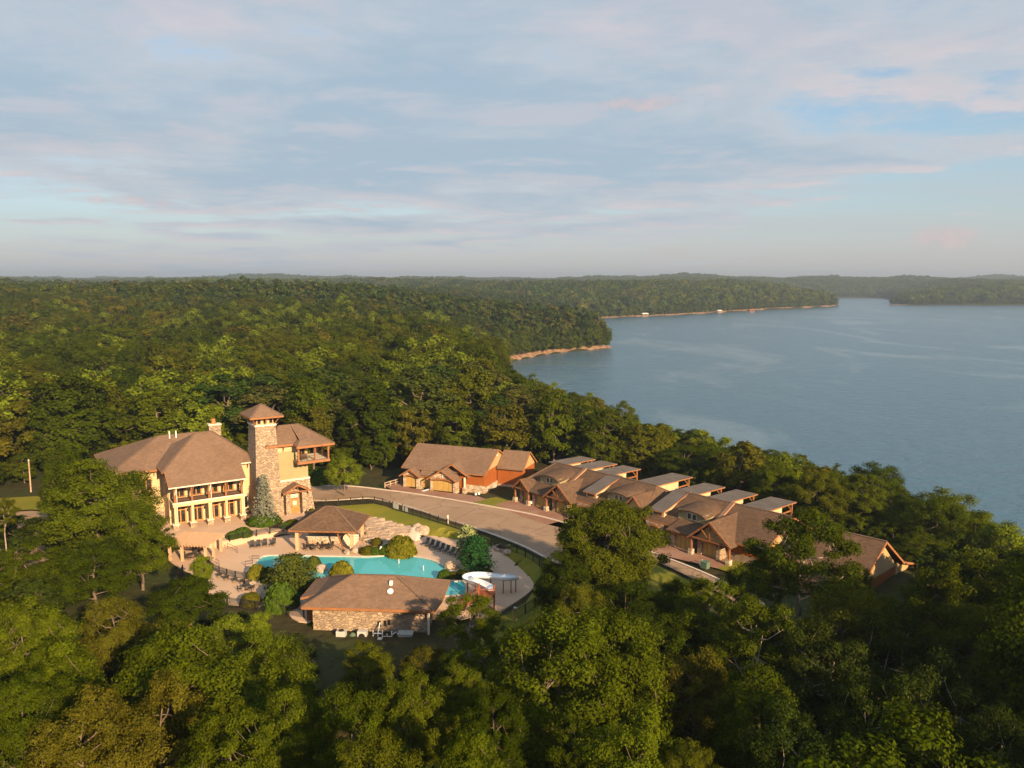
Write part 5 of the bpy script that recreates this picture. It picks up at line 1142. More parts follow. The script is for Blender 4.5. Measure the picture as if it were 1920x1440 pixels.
T = empty('utility_pole', 'pale bare pole standing in front of the dark wood at left', 'pole', (ground(58, 920, 1.0)), 0); MB().tube((0, 0, -1), (0, 0, 6.5), 0.16, 0.12, 8).build('shaft', 'dock_wood', T); MB().tube((0, 0, 6.5), (0, 0, 6.75), 0.2, 0.1, 8).build('cap', 'grey_box', T)

# ------------------------------------------------------------------ far shore: boat docks, house, clearings, beach
def dock(px, py, wid, label, roof):
    p = ground(px, py, LAKE_Z); p = p * (1 - 9.0 / p.y); p.z = LAKE_Z; yaw = R(35)
    T = empty('boat_dock', label, 'dock', p, yaw, 'boat docks on the far shore')
    MB().box(-wid / 2, wid / 2, -3, 6, 0.3, 0.9).build('platform', 'dock_wood', T)
    for x in (-wid / 2 + .5, wid / 2 - .5):
        for y in (-2.6, 2.6): MB().box(x - 0.3, x + 0.3, y - 0.3, y + 0.3, -2, 4.0).build('pile', 'dock_wood', T)
    if roof: MB().slab([(-wid / 2 - 1, -4, 4.0), (wid / 2 + 1, -4, 4.0), (wid / 2 + 1, 0, 5.6), (-wid / 2 - 1, 0, 5.6)], 0.3).slab([(-wid / 2 - 1, 0, 5.6), (wid / 2 + 1, 0, 5.6), (wid / 2 + 1, 4, 4.0), (-wid / 2 - 1, 4, 4.0)], 0.3).build('roof', roof, T)
for i, (x, y, w_, rf, lb) in enumerate(((1083, 594.5, 12, 'red_roof', 'leftmost boat dock under a reddish roof'), (1104, 594.5, 9, 'dock_roof', 'small grey-roofed dock right of the leftmost one'), (1208, 592.5, 12, 'white_metal', 'bright white boathouse on the middle of the far shore'), (1255, 589, 10, 'dock_roof', 'grey dock right of the white boathouse'), (1268, 588.5, 8, 'white_metal', 'small white boathouse at the bend of the far shore'),
        (1320, 586.8, 12, 'dock_roof', 'broad dock before tall pale trees on the far shore'), (1348, 586.4, 9, 'white_metal', 'white boathouse with tall roof below the green trees'), (1408, 585, 12, 'red_roof', 'reddish dock at the foot of the shore trees'), (1450, 579, 16, 'dock_roof', 'first pale dock of the distant group'), (1475, 577.6, 16, 'dock_roof', 'second pale dock of the distant group'), (1497, 576.2, 14, 'white_metal', 'white dock of the distant group'), (1512, 575, 16, 'red_roof', 'farthest right dock with red roof'))):
    dock(x, y, w_, lb, rf)
T = empty('hill_house', 'white house with red roof alone in the distant wooded hill', 'house', (296, 1690, 10.0), R(10))
MB().box(-9, 9, -5, 5, -4, 8).build('wall', 'white_metal', T); MB().slab([(-10, -6, 8), (10, -6, 8), (10, 0, 12), (-10, 0, 12)], 0.4).slab([(-10, 0, 12), (10, 0, 12), (10, 6, 8), (-10, 6, 8)], 0.4).build('roof', 'red_roof', T)
for x in (-6, 0, 6): MB().box(x - 1, x + 1, -5.1, -5.01, 3, 5.5).build('window', 'window_glass', T)
def shore_strip(name, i0, i1, w0, w1, mt='sand', label=None):
    line = smooth_line(LAKE[i0:i1 + 1].tolist(), 8)
    L = np.array(line); Tn = np.gradient(L, axis=0); Tn /= np.linalg.norm(Tn, axis=1)[:, None]; N = np.stack([-Tn[:, 1], Tn[:, 0]], 1)
    a, b = L - N * 2.5, L + N * w1
    mb = MB(); za = np.full(len(L), LAKE_Z - 0.3); zb = np.maximum(terrain(b) + 1.1, LAKE_Z + 1.2)
    for i in range(len(L) - 1): mb.poly([(*a[i], za[i]), (*a[i + 1], za[i + 1]), (*b[i + 1], zb[i + 1]), (*b[i], zb[i])])
    o = mb.build(name, mt); o['kind'] = 'structure'; return o
shore_strip('beach', 10, 15, 0, 3.0); shore_strip('beach', 20, 27, 0, 4.0); shore_strip('beach', 32, 36, 0, 4.5)

# ------------------------------------------------------------------ trees
def branch_tubes(segs, n=5):
    V, Fc = [], []
    for a, b, r0, r1 in segs:
        d = b - a; L = np.linalg.norm(d)
        if L < 1e-5: continue
        d = d / L; up = np.array([0, 0, 1.0]) if abs(d[2]) < 0.9 else np.array([1.0, 0, 0]); x = np.cross(d, up); x /= np.linalg.norm(x); y = np.cross(d, x); base = len(V)
        for c, r in ((a, r0), (b, r1)):
            for k in range(n): t = 6.2832 * k / n; V.append(c + (x * math.cos(t) + y * math.sin(t)) * r)
        for k in range(n): Fc.append((base + k, base + (k + 1) % n, base + n + (k + 1) % n, base + n + k))
    return V, Fc
def leaf_quads(C, Nn, size, rs, aspect=0.62, ref=None):
    """one small bent leaf spray (a rhombus) at each centre, facing along its normal"""
    n = len(C); Nn = Nn / (np.linalg.norm(Nn, axis=1)[:, None] + 1e-9)
    rv = rs.normal(size=(n, 3)) if ref is None else ref + rs.normal(size=(n, 3)) * 0.35
    t = np.cross(Nn, rv); t /= np.linalg.norm(t, axis=1)[:, None] + 1e-9; b = np.cross(Nn, t)
    s = (size * rs.uniform(0.6, 1.35, n))[:, None]
    v = np.empty((n, 4, 3)); v[:, 0] = C - t * s; v[:, 1] = C - b * s * aspect + Nn * s * 0.18; v[:, 2] = C + t * s; v[:, 3] = C + b * s * aspect + Nn * s * 0.18
    return v.reshape(-1, 3)
def quads_mesh(name, V, mt):
    n = len(V) // 4; me = bpy.data.meshes.new(name)
    me.vertices.add(len(V)); me.vertices.foreach_set('co', V.astype(np.float32).ravel())
    me.loops.add(4 * n); me.loops.foreach_set('vertex_index', np.arange(4 * n, dtype=np.int32))
    me.polygons.add(n); me.polygons.foreach_set('loop_start', np.arange(0, 4 * n, 4, dtype=np.int32)); me.polygons.foreach_set('loop_total', np.full(n, 4, dtype=np.int32))
    me.update(calc_edges=True); me.materials.append(M[mt]); return me
def broadleaf(seed, H=20.0, Rr=7.0, nclu=70, nleaf=17000, lsize=0.30, base=0.28, clump=0.24, gap=0.0, top=1.0, mt='leaf_oak', bark='bark', wood=True, name='tree', skirt=3.4, dome=0.28):
    """crown of leaf clumps carried on real limbs; returns crown mesh and trunk mesh"""
    rs = np.random.RandomState(seed); segs = []; cen = []
    zc = H * (base + 1) / 2; hz = H * (1 - base) / 2
    lean = rs.normal(size=2) * 0.03 * H
    tp = [np.array([0, 0, -0.6])]; nT = 6; segs.append((np.array([0, 0, -0.75 * H]), np.array([0, 0, -0.6]), H * 0.021, H * 0.019))
    for i in range(1, nT + 1):
        f = i / nT; tp.append(np.array([lean[0] * f * f + rs.normal() * 0.012 * H, lean[1] * f * f + rs.normal() * 0.012 * H, H * 0.80 * f]))
    r0 = H * 0.019
    for i in range(nT): segs.append((tp[i], tp[i + 1], r0 * (1 - 0.13 * i), r0 * (1 - 0.13 * (i + 1))))
    # uneven envelope: a few lobes
    lob = [(rs.uniform(0, 6.28), rs.uniform(-0.6, 0.9), rs.uniform(0.05, 0.26)) for _ in range(5)]
    def env(az, ez):
        k = 0.80
        for la, le, w_ in lob: k += w_ * max(0, math.cos(az - la)) ** 3 * max(0.0, 1 - abs(ez - le))
        return k
    nl = rs.randint(8, 12)
    limbs = []
    for k in range(nl):
        az = k * 2.4 + rs.uniform(-0.4, 0.4); f = base + (0.78 - base) * (k / nl) ** 0.8; st = np.array([np.interp(f * nT / 0.8, range(nT + 1), [p[j] for p in tp]) for j in range(3)])
        ez = -0.35 + 1.15 * k / nl + rs.uniform(-0.15, 0.15); e = env(az, ez)
        end = np.array([math.cos(az) * Rr * e * 0.80 * math.sqrt(max(0.05, 1 - ez * ez * 0.7)), math.sin(az) * Rr * e * 0.80 * math.sqrt(max(0.05, 1 - ez * ez * 0.7)), zc + ez * hz * 0.8])
        mid = st * 0.5 + end * 0.5 + np.array([0, 0, -0.04 * H]) + rs.normal(size=3) * 0.25; rr = r0 * (0.52 - 0.25 * k / nl)
        segs += [(st, mid, rr, rr * 0.65), (mid, end, rr * 0.65, rr * 0.28)]; limbs += [mid, end, mid * 0.4 + end * 0.6]; cen.append(end)
    tries = 0
    while len(cen) < nclu and tries < 6000:
        tries += 1
        az = rs.uniform(0, 6.2832); ez = rs.uniform(-0.85, 1.0); q = rs.uniform(0.25, 1.0) ** 0.45 * env(az, ez) * top
        rad = math.sqrt(max(0, 1 - abs(ez) ** (2.4 if ez > 0 else skirt)))
        p = np.array([math.cos(az) * Rr * q * rad + lean[0] * 0.6, math.sin(az) * Rr * q * rad + lean[1] * 0.6, zc + ez * hz * min(1, q + 0.12)])
        if gap and rs.rand() < gap * (0.5 + 0.5 * math.sin(az * 2 + seed) * math.cos(ez * 4)): continue
        if min(np.linalg.norm((p - c) * np.array([1, 1, 1.25])) for c in cen) < clump * Rr * 0.62: continue
        cen.append(p)
        j = np.argmin([np.linalg.norm(p - l) + 0.6 * max(0, l[2] - p[2]) for l in limbs]); l = limbs[j]; m_ = l * 0.45 + p * 0.55 + rs.normal(size=3) * 0.2 - np.array([0, 0, 0.15])
        segs += [(l, m_, r0 * 0.16, r0 * 0.10), (m_, p, r0 * 0.10, r0 * 0.035)]
    cen = np.array(cen); K = len(cen); cr = clump * Rr * rs.uniform(0.70, 1.25, K)
    w_ = cr ** 2; cnt = (nleaf * w_ / w_.sum()).astype(int); ids = np.repeat(np.arange(K), cnt); n = len(ids)
    d = rs.normal(size=(n, 3)); d[:, 2] += 0.25; d /= np.linalg.norm(d, axis=1)[:, None]
    # sub-clumps: pull directions toward a few buds per clump
    buds = rs.normal(size=(K, 9, 3)); buds[:, :, 2] = buds[:, :, 2] * 0.8 + 0.3; buds /= np.linalg.norm(buds, axis=2)[:, :, None]
    bsel = buds[ids, rs.randint(0, 9, n)]; d = d * 0.52 + bsel * 0.78; dl = np.linalg.norm(d, axis=1)[:, None]; d = d / dl
    rad = cr[ids] * np.where(rs.rand(n) < 0.78, rs.uniform(0.72, 1.08, n), rs.uniform(0.2, 0.8, n)) * np.clip(dl[:, 0], 0.55, 1.2)
    C = cen[ids] + d * rad[:, None] * np.array([1, 1, 0.78])
    out = (C - np.array([0, 0, zc - hz * 0.35])) / np.array([Rr, Rr, hz * 1.2]); out /= np.linalg.norm(out, axis=1)[:, None] + 1e-6
    Nn = d * (1 - dome) + out * dome * 1.3 + rs.normal(size=(n, 3)) * 0.40 + np.array([0, 0, 0.15]); V = leaf_quads(C, Nn, lsize, rs)
    crown = quads_mesh(name + '_crown', V, mt)
    tv, tf = branch_tubes(segs if wood else segs[:nT + 1], 5 if wood else 4); trunk = bpy.data.meshes.new(name + '_trunk'); trunk.from_pydata([tuple(q) for q in tv], [], tf); trunk.materials.append(M[bark])
    trunk.polygons.foreach_set('use_smooth', [True] * len(trunk.polygons))
    return crown, trunk, H, Rr
def conifer(seed, H=9.0, Rr=2.2, n=5000, ls=0.28, mt='leaf_spruce', bot=0.04, power=0.9, name='conifer', droop=0.25, layers=16):
    rs = np.random.RandomState(seed); segs = [(np.array([0, 0, -0.5]), np.array([0, 0, H * 0.97]), H * 0.014, 0.02)]; C = []; D = []
    per = n // (layers * 9)
    for L in range(layers):
        f = bot + (0.98 - bot) * (L + rs.uniform(-0.25, 0.25)) / layers; f = min(max(f, bot), 0.985); rr = Rr * (1 - f) ** power + 0.08
        for k in range(9):
            az = 6.2832 * k / 9 + L * 0.7 + rs.uniform(-0.25, 0.25); ln = rr * rs.uniform(0.75, 1.15); tip = np.array([math.cos(az) * ln, math.sin(az) * ln, H * f - droop * ln]); st = np.array([0, 0, H * f + 0.1])
            segs.append((st, tip, 0.03, 0.01)); t = rs.uniform(0.15, 1.05, per) ** 0.7
            p = st + (tip - st) * t[:, None] + rs.normal(size=(per, 3)) * np.array([1, 1, 0.6]) * (0.10 * rr + 0.06)
            C.append(p); D.append(np.tile(np.array([math.cos(az) * 0.5, math.sin(az) * 0.5, 0.75]), (per, 1)) + rs.normal(size=(per, 3)) * 0.45)
    V = leaf_quads(np.concatenate(C), np.concatenate(D), ls, rs, 0.5); crown = quads_mesh(name + '_crown', V, mt)
    tv, tf = branch_tubes(segs, 4); trunk = bpy.data.meshes.new(name + '_trunk'); trunk.from_pydata([tuple(q) for q in tv], [], tf); trunk.materials.append(M['bark'])
    return crown, trunk, H, Rr
def shrub_mesh(seed, n=2600, ls=0.13, mt='leaf_hedge', lump=0.22, name='shrub'):
    """rounded bush of unit radius, flat at the ground"""
    rs = np.random.RandomState(seed); d = rs.normal(size=(n, 3)); d[:, 2] = np.abs(d[:, 2]) * 0.95 - 0.10; d /= np.linalg.norm(d, axis=1)[:, None]
    b = rs.normal(size=(22, 3)); b[:, 2] = np.abs(b[:, 2]); b /= np.linalg.norm(b, axis=1)[:, None]
    m_ = (d @ b.T).max(1); rad = (1 - lump) + lump * np.clip((m_ - 0.75) / 0.25, 0, 1); rad *= rs.uniform(0.86, 1.04, n)
    C = d * rad[:, None]; C[:, 2] = np.maximum(C[:, 2], 0.02); V = leaf_quads(C, d + rs.normal(size=(n, 3)) * 0.4, ls, rs)
    return quads_mesh(name, V, mt)
def plant(name, label, proto, loc, H, Rr, yaw=0.0, group=None, cat='tree', lean=0.0):
    crown, trunk, h0, r0 = proto
    T = empty(name, label, cat, loc, yaw, group); T.scale = (Rr / r0, Rr / r0, H / h0); T.rotation_euler = (lean, lean * 0.6, yaw)
    c = bpy.data.objects.new('crown', crown); t = bpy.data.objects.new('trunk', trunk)
    for o in (c, t): COL.objects.link(o); o.parent = T
    return T
NEAR = [broadleaf(11 + i, H=20, Rr=(6.6, 7.4, 6.0, 7.8, 7.0)[i], nclu=(92, 100, 78, 112, 88)[i], nleaf=62000, lsize=0.148, base=(0.10, 0.08, 0.14, 0.06, 0.10)[i], clump=(0.23, 0.22, 0.26, 0.20, 0.24)[i], gap=(0.1, 0.05, 0.0, 0.08, 0.1)[i]) for i in range(5)]
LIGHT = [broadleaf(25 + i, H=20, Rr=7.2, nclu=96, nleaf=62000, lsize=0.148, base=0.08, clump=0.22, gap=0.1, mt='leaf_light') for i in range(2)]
OLIVE = [broadleaf(31 + i, H=20, Rr=7, nclu=84, nleaf=54000, lsize=0.148, base=0.12, clump=0.23, gap=0.15, mt='leaf_olive') for i in range(2)]
SPRING = [broadleaf(41 + i, H=12, Rr=4.6, nclu=46, nleaf=27000, lsize=0.148, base=0.12, clump=0.27, mt='leaf_spring') for i in range(2)]
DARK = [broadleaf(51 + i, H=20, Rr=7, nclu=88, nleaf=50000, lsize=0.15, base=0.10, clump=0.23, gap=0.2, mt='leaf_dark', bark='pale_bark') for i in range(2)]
SPARSE = [broadleaf(61 + i, H=20, Rr=8, nclu=46, nleaf=34000, lsize=0.148, base=0.25, clump=0.19, gap=0.5, bark='pale_bark') for i in range(2)]
MID = [broadleaf(71 + i, H=20, Rr=(6.5, 7.2, 5.8, 6.8, 7.6)[i], nclu=80, nleaf=12000, lsize=0.31, base=0.08, clump=0.22, dome=0.6, gap=0.15) for i in range(5)] + [broadleaf(81, H=20, Rr=6.6, nclu=46, nleaf=8000, lsize=0.37, base=0.08, clump=0.27, mt='leaf_spring'), broadleaf(82, H=20, Rr=6.6, nclu=40, nleaf=8000, lsize=0.37, base=0.1, clump=0.27, mt='leaf_olive')]
PINE = [broadleaf(85 + i, H=24, Rr=4.6, nclu=34, nleaf=8000, lsize=0.32, base=0.30, clump=0.30, mt='leaf_pine') for i in range(2)]
FARB = [broadleaf(91 + i, H=20, Rr=7.2, nclu=34, nleaf=1500, lsize=0.75, dome=0.7, base=0.0, clump=0.34, wood=False, skirt=9.0) for i in range(4)] + [broadleaf(97, H=23, Rr=5.2, nclu=20, nleaf=900, lsize=0.85, base=0.15, clump=0.38, mt='leaf_pine', wood=False)]
def clump_mesh(seed, mt, k=10, span=17.0):
    rs = np.random.RandomState(seed); Vs = []
    for _ in range(k):
        c = np.array([rs.uniform(-span, span), rs.uniform(-span, span), 0]); H = rs.uniform(15, 22); rr = rs.uniform(6, 9.5); n = 120
        d = rs.normal(size=(n, 3)); d[:, 2] = np.abs(d[:, 2]) - 0.25; d /= np.linalg.norm(d, axis=1)[:, None]
        Vs.append(leaf_quads(c + np.array([0, 0, H * 0.62]) + d * np.array([rr, rr, H * 0.40]) * rs.uniform(0.75, 1.05, n)[:, None], d + rs.normal(size=(n, 3)) * 0.35, 1.9, rs, 0.8))
    return quads_mesh('wood_clump', np.concatenate(Vs), mt)
CLUMPS = [clump_mesh(5, 'leaf_oak'), clump_mesh(6, 'leaf_oak'), clump_mesh(7, 'leaf_pine')]

rng = np.random.RandomState(77); R01 = random.Random(21)
SKY_X = [-200, 0, 100, 160, 300, 400, 500, 600, 800, 850, 980, 1020, 1045, 1240, 1330, 1450, 1600, 1740, 1765, 1920, 2200]
SKY_Y = [990, 1010, 1020, 1110, 1145, 1180, 1225, 1255, 1255, 1190, 1200, 1180, 1030, 1110, 1125, 1120, 1130, 1150, 1010, 1000, 1000]
LK_X = [900, 960, 1000, 1060, 1130, 1200, 1300, 1400, 1560, 1640, 1700, 1840, 1920, 2200]
LK_Y = [640, 692, 708, 738, 748, 786, 806, 830, 866, 888, 918, 955, 988, 1010]
taken = []
def put_hero(px, top, wpx, Y, proto, name, label, group=None, cat='tree', base_z=None, lean=0.0, wide=1.0):
    x, ztop = height_at(px, top, Y); gz = tz(x, Y) if base_z is None else base_z; H = max(2.0, ztop - gz); Rr = wpx / 2 * Y / F_PX * 1.02 * wide
    taken.append((x, Y, Rr)); h0, r0 = proto[2], proto[3]; Hc = min(H, h0 * Rr / r0 * 1.12)
    return plant(name, label, proto, (x, Y, max(gz, ztop - Hc)), Hc, Rr, R01.uniform(0, 6.28), group, cat, lean)
N, O_, SP, DK, SA = NEAR, OLIVE, SPRING, DARK, SPARSE
BIG = broadleaf(23, H=20, Rr=9.0, nclu=150, nleaf=110000, lsize=0.155, base=0.02, clump=0.185, gap=0.0)
HERO = [  # pixel x, crown top, crown width, distance, tree, name, description
    (1140, 934, 215, 106, BIG, 'oak_tree', 'biggest rounded green oak on the verge between the road and the townhouses'),
    (1060, 1040, 120, 100, N[0], 'oak_tree', 'green oak leaning left against the biggest oak by the lawn fence'),
    (1505, 962, 235, 92, SA[0], 'oak_tree', 'sparse spreading oak with bare pale limbs before the last townhouse row'),
    (1420, 1040, 130, 92, SA[1], 'oak_tree', 'open-crowned oak overhanging the last brick drive'),
    (182, 866, 215, 117, LIGHT[0], 'oak_tree', 'broad green oak covering the left wing of the clubhouse'),
    (258, 942, 125, 112, LIGHT[1], 'oak_tree', 'green oak between the broad left oak and the pergola'),
    (122, 842, 96, 128, N[2], 'oak_tree', 'tall oak over the parking strip at left with pale trunk showing'),
    (4, 935, 62, 116, SA[0], 'oak_tree', 'sparse oak at the left picture edge before the parking strip'),
    (50, 1022, 140, 102, N[0], 'oak_tree', 'green oak below the parking strip at the left edge'),
    (172, 1015, 170, 104, N[3], 'oak_tree', 'dense oak in front of the broad left oak'),
    (350, 1082, 130, 96, N[2], 'oak_tree', 'mid-green rounded tree at the lower left corner of the deck'),
    (378, 1040, 46, 104, SP[1], 'young_tree', 'slender feathery young tree beside the left deck edge'),
    (208, 1112, 130, 84, O_[1], 'oak_tree', 'olive-brown tree lit in front of the shaded lower left wood'),
    (300, 1155, 120, 82, O_[0], 'oak_tree', 'olive tree with bare twigs right of the olive-brown one'),
    (55, 1125, 190, 76, LIGHT[1], 'oak_tree', 'large green tree in the lower left corner wood'),
    (425, 1148, 88, 86, SP[0], 'young_tree', 'bright yellow-green young tree left of the pool house'),
    (395, 1175, 60, 80, SP[1], 'young_tree', 'smaller bright young tree beside the yellow-green one'),
    (484, 1142, 58, 88, SP[0], 'young_tree', 'bright narrow young tree close to the pool house corner'),
    (490, 1192, 175, 76, LIGHT[0], 'oak_tree', 'green tree below the bright narrow young tree'),
    (690, 1208, 120, 80, N[0], 'oak_tree', 'small green tree below the pool house condensers'),
    (880, 1120, 150, 88, SA[0], 'oak_tree', 'golden-green tree overlapping the right end of the pool house'),
    (955, 1180, 90, 84, SA[1], 'oak_tree', 'spreading golden tree right of the pool house with outreaching branch'),
    (800, 1205, 90, 82, O_[0], 'oak_tree', 'low olive tree below the equipment cabinet'),
    (100, 1200, 190, 66, N[2], 'oak_tree', 'green tree in the left foreground with layered clumps'),
    (290, 1268, 220, 58, O_[0], 'oak_tree', 'warm olive-brown oak in the lower left foreground'),
    (150, 1300, 220, 54, O_[1], 'oak_tree', 'warm brown-green oak near the bottom left corner'),
    (30, 1260, 180, 58, N[3], 'oak_tree', 'green tree at the bottom left picture edge'),
    (430, 1345, 190, 50, N[0], 'oak_tree', 'green crown at the bottom edge left of centre'),
    (545, 1296, 160, 58, LIGHT[0], 'oak_tree', 'flat-topped green crown with pale forked limbs near the bottom'),
    (660, 1284, 170, 56, N[4], 'oak_tree', 'green crown left of the tallest bottom centre crown'),
    (765, 1258, 150, 58, LIGHT[1], 'oak_tree', 'tallest pointed green crown at the bottom centre'),
    (860, 1255, 120, 60, LIGHT[0], 'oak_tree', 'green crown just right of the tallest bottom centre crown'),
    (930, 1290, 150, 54, N[3], 'oak_tree', 'green crown at the bottom with dark gap to its right'),
    (700, 1380, 190, 46, N[1], 'oak_tree', 'nearest green crown cut by the bottom edge at centre'),
    (880, 1375, 160, 46, N[2], 'oak_tree', 'nearest green crown cut by the bottom edge right of centre'),
    (1200, 1332, 210, 50, LIGHT[0], 'oak_tree', 'lone bright crown in the dark bottom edge right of centre'),
    (1075, 1355, 120, 52, N[0], 'oak_tree', 'shaded crown left of the lone bright bottom crown'),
    (1290, 1395, 130, 48, N[3], 'oak_tree', 'small lit crown beside the lone bright bottom crown'),
    (1180, 1100, 170, 92, N[1], 'oak_tree', 'green tree directly below the biggest oak'),
    (1100, 1190, 150, 82, N[2], 'oak_tree', 'bright green tree reaching left into the dark hollow'),
    (1230, 1140, 170, 84, N[4], 'oak_tree', 'green tree in the right wood beside the shaded drive'),
    (1330, 1092, 150, 86, N[0], 'oak_tree', 'green tree just below the utility box lawn'),
    (1420, 1118, 200, 78, SA[1], 'oak_tree', 'tree with pale forked limbs in the middle of the right wood'),
    (1300, 1215, 170, 74, O_[1], 'oak_tree', 'dim olive tree hanging over the dark hollow'),
    (1430, 1250, 180, 66, N[2], 'oak_tree', 'shaded green tree at the lower middle of the right wood'),
    (1585, 1105, 190, 80, N[1], 'oak_tree', 'green tree below the tan end gable'),
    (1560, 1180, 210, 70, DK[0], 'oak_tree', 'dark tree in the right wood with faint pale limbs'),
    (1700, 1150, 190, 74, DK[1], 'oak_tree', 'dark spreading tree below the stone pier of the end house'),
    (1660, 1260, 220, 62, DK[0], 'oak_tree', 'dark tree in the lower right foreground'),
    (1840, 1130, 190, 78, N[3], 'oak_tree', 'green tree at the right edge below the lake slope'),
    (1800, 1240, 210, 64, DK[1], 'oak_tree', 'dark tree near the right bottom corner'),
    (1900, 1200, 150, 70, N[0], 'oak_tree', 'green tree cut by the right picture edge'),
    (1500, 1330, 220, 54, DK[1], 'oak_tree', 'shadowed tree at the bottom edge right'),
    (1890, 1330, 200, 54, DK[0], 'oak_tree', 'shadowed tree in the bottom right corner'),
    (1655, 1118, 100, 92, N[1], 'oak_tree', 'green tree covering the lower wall of the end house'),
    (1600, 1058, 90, 97, N[4], 'oak_tree', 'green tree hiding the front of the end house beside the sparse oak'),
    (1752, 1080, 110, 100, DK[0], 'oak_tree', 'dark tree right of the stone pier of the end house'),
    (1712, 1128, 80, 95, N[2], 'oak_tree', 'small green tree below the stone pier of the end house'),
    (1268, 1086, 95, 93, N[2], 'oak_tree', 'rounded green tree at the verge just right of the biggest oak'),
    (1722, 1000, 92, 122, N[2], 'oak_tree', 'rounded tree directly right of the tan end gable'),
    (1765, 918, 170, 138, N[3], 'oak_tree', 'tall green tree against the lake at right'),
    (1880, 968, 120, 118, SP[0], 'oak_tree', 'light green slender-trunked tree at the right edge'),
    (1640, 872, 130, 165, N[1], 'oak_tree', 'green tree on the lake slope behind the end porches'),
    (1300, 838, 150, 172, N[0], 'oak_tree', 'light olive rounded tree rising behind the middle metal porches'),
    (964, 788, 76, 196, N[2], 'oak_tree', 'pale green rounded tree between the rust house and the first porch'),
    (1085, 797, 40, 205, SP[1], 'young_tree', 'narrow light pointed tree behind the first metal porches'),
    (1165, 752, 80, 225, SA[1], 'oak_tree', 'tall thin-leaved tree with bare forks against the lake'),
    (645, 850, 68, 161, SP[0], 'pear_tree', 'light green oval tree standing at the road behind the pool pavilion'),
    (300, 700, 110, 205, MID[5], 'oak_tree', 'light yellow-green tree in the wood above the clubhouse roof'),
    (665, 770, 100, 200, N[4], 'oak_tree', 'tall olive tree behind the road bend right of the tower'),
]
for px, top, wpx, Y, pr_, nm, lb in HERO: put_hero(px, top, wpx, Y, pr_, nm, lb, 'trees standing around the resort')
SPRUCE = conifer(3, 9.5, 2.4, 5200, 0.17); CEDAR = conifer(4, 7.5, 2.7, 6500, 0.20, 'leaf_cedar', 0.22, 0.55, droop=0.1); JUN = conifer(5, 6.0, 2.6, 8000, 0.17, 'leaf_juniper', 0.02, 0.42, droop=-0.25, layers=14)
SILV = conifer(6, 5.5, 2.2, 2600, 0.26, 'leaf_silver', 0.25, 0.55, droop=-0.1, layers=9)
g = ground(497, 981, 1.0); plant('spruce_tree', 'silvery blue spruce in front of the stone tower', SPRUCE, g, 9.8, 2.6, 0, None, 'tree')
g = ground(893, 1074, 0.0); plant('cedar_tree', 'dark green cedar shading loungers on the deck', CEDAR, g, 6.2, 3.0, 0.4, None, 'tree')
g = ground(878, 1058, 0.0); plant('magnolia_tree', 'pale silvery-leaved tree leaning left of the dark cedar', SILV, g, 6.6, 2.4, 1.0, None, 'tree')
g = ground(548, 1108, 0.0); plant('juniper_tree', 'large bushy juniper between the pool arms', JUN, g, 5.4, 3.7, 0.0, None, 'tree')
BUSH = {m_: shrub_mesh(9 + i, 3200, 0.11, m_) for i, m_ in enumerate(('leaf_hedge', 'leaf_gold', 'leaf_dark', 'leaf_olive', 'leaf_juniper'))}
def bush(px, py, z, r, h, m_, label, group='shrubs around the pool'):
    p = ground(px, py, z); o = link_mesh('shrub', BUSH[m_]); o.location = p; o.scale = (r, r, h); o.rotation_euler.z = px; return tag(o, label, 'shrub', group)
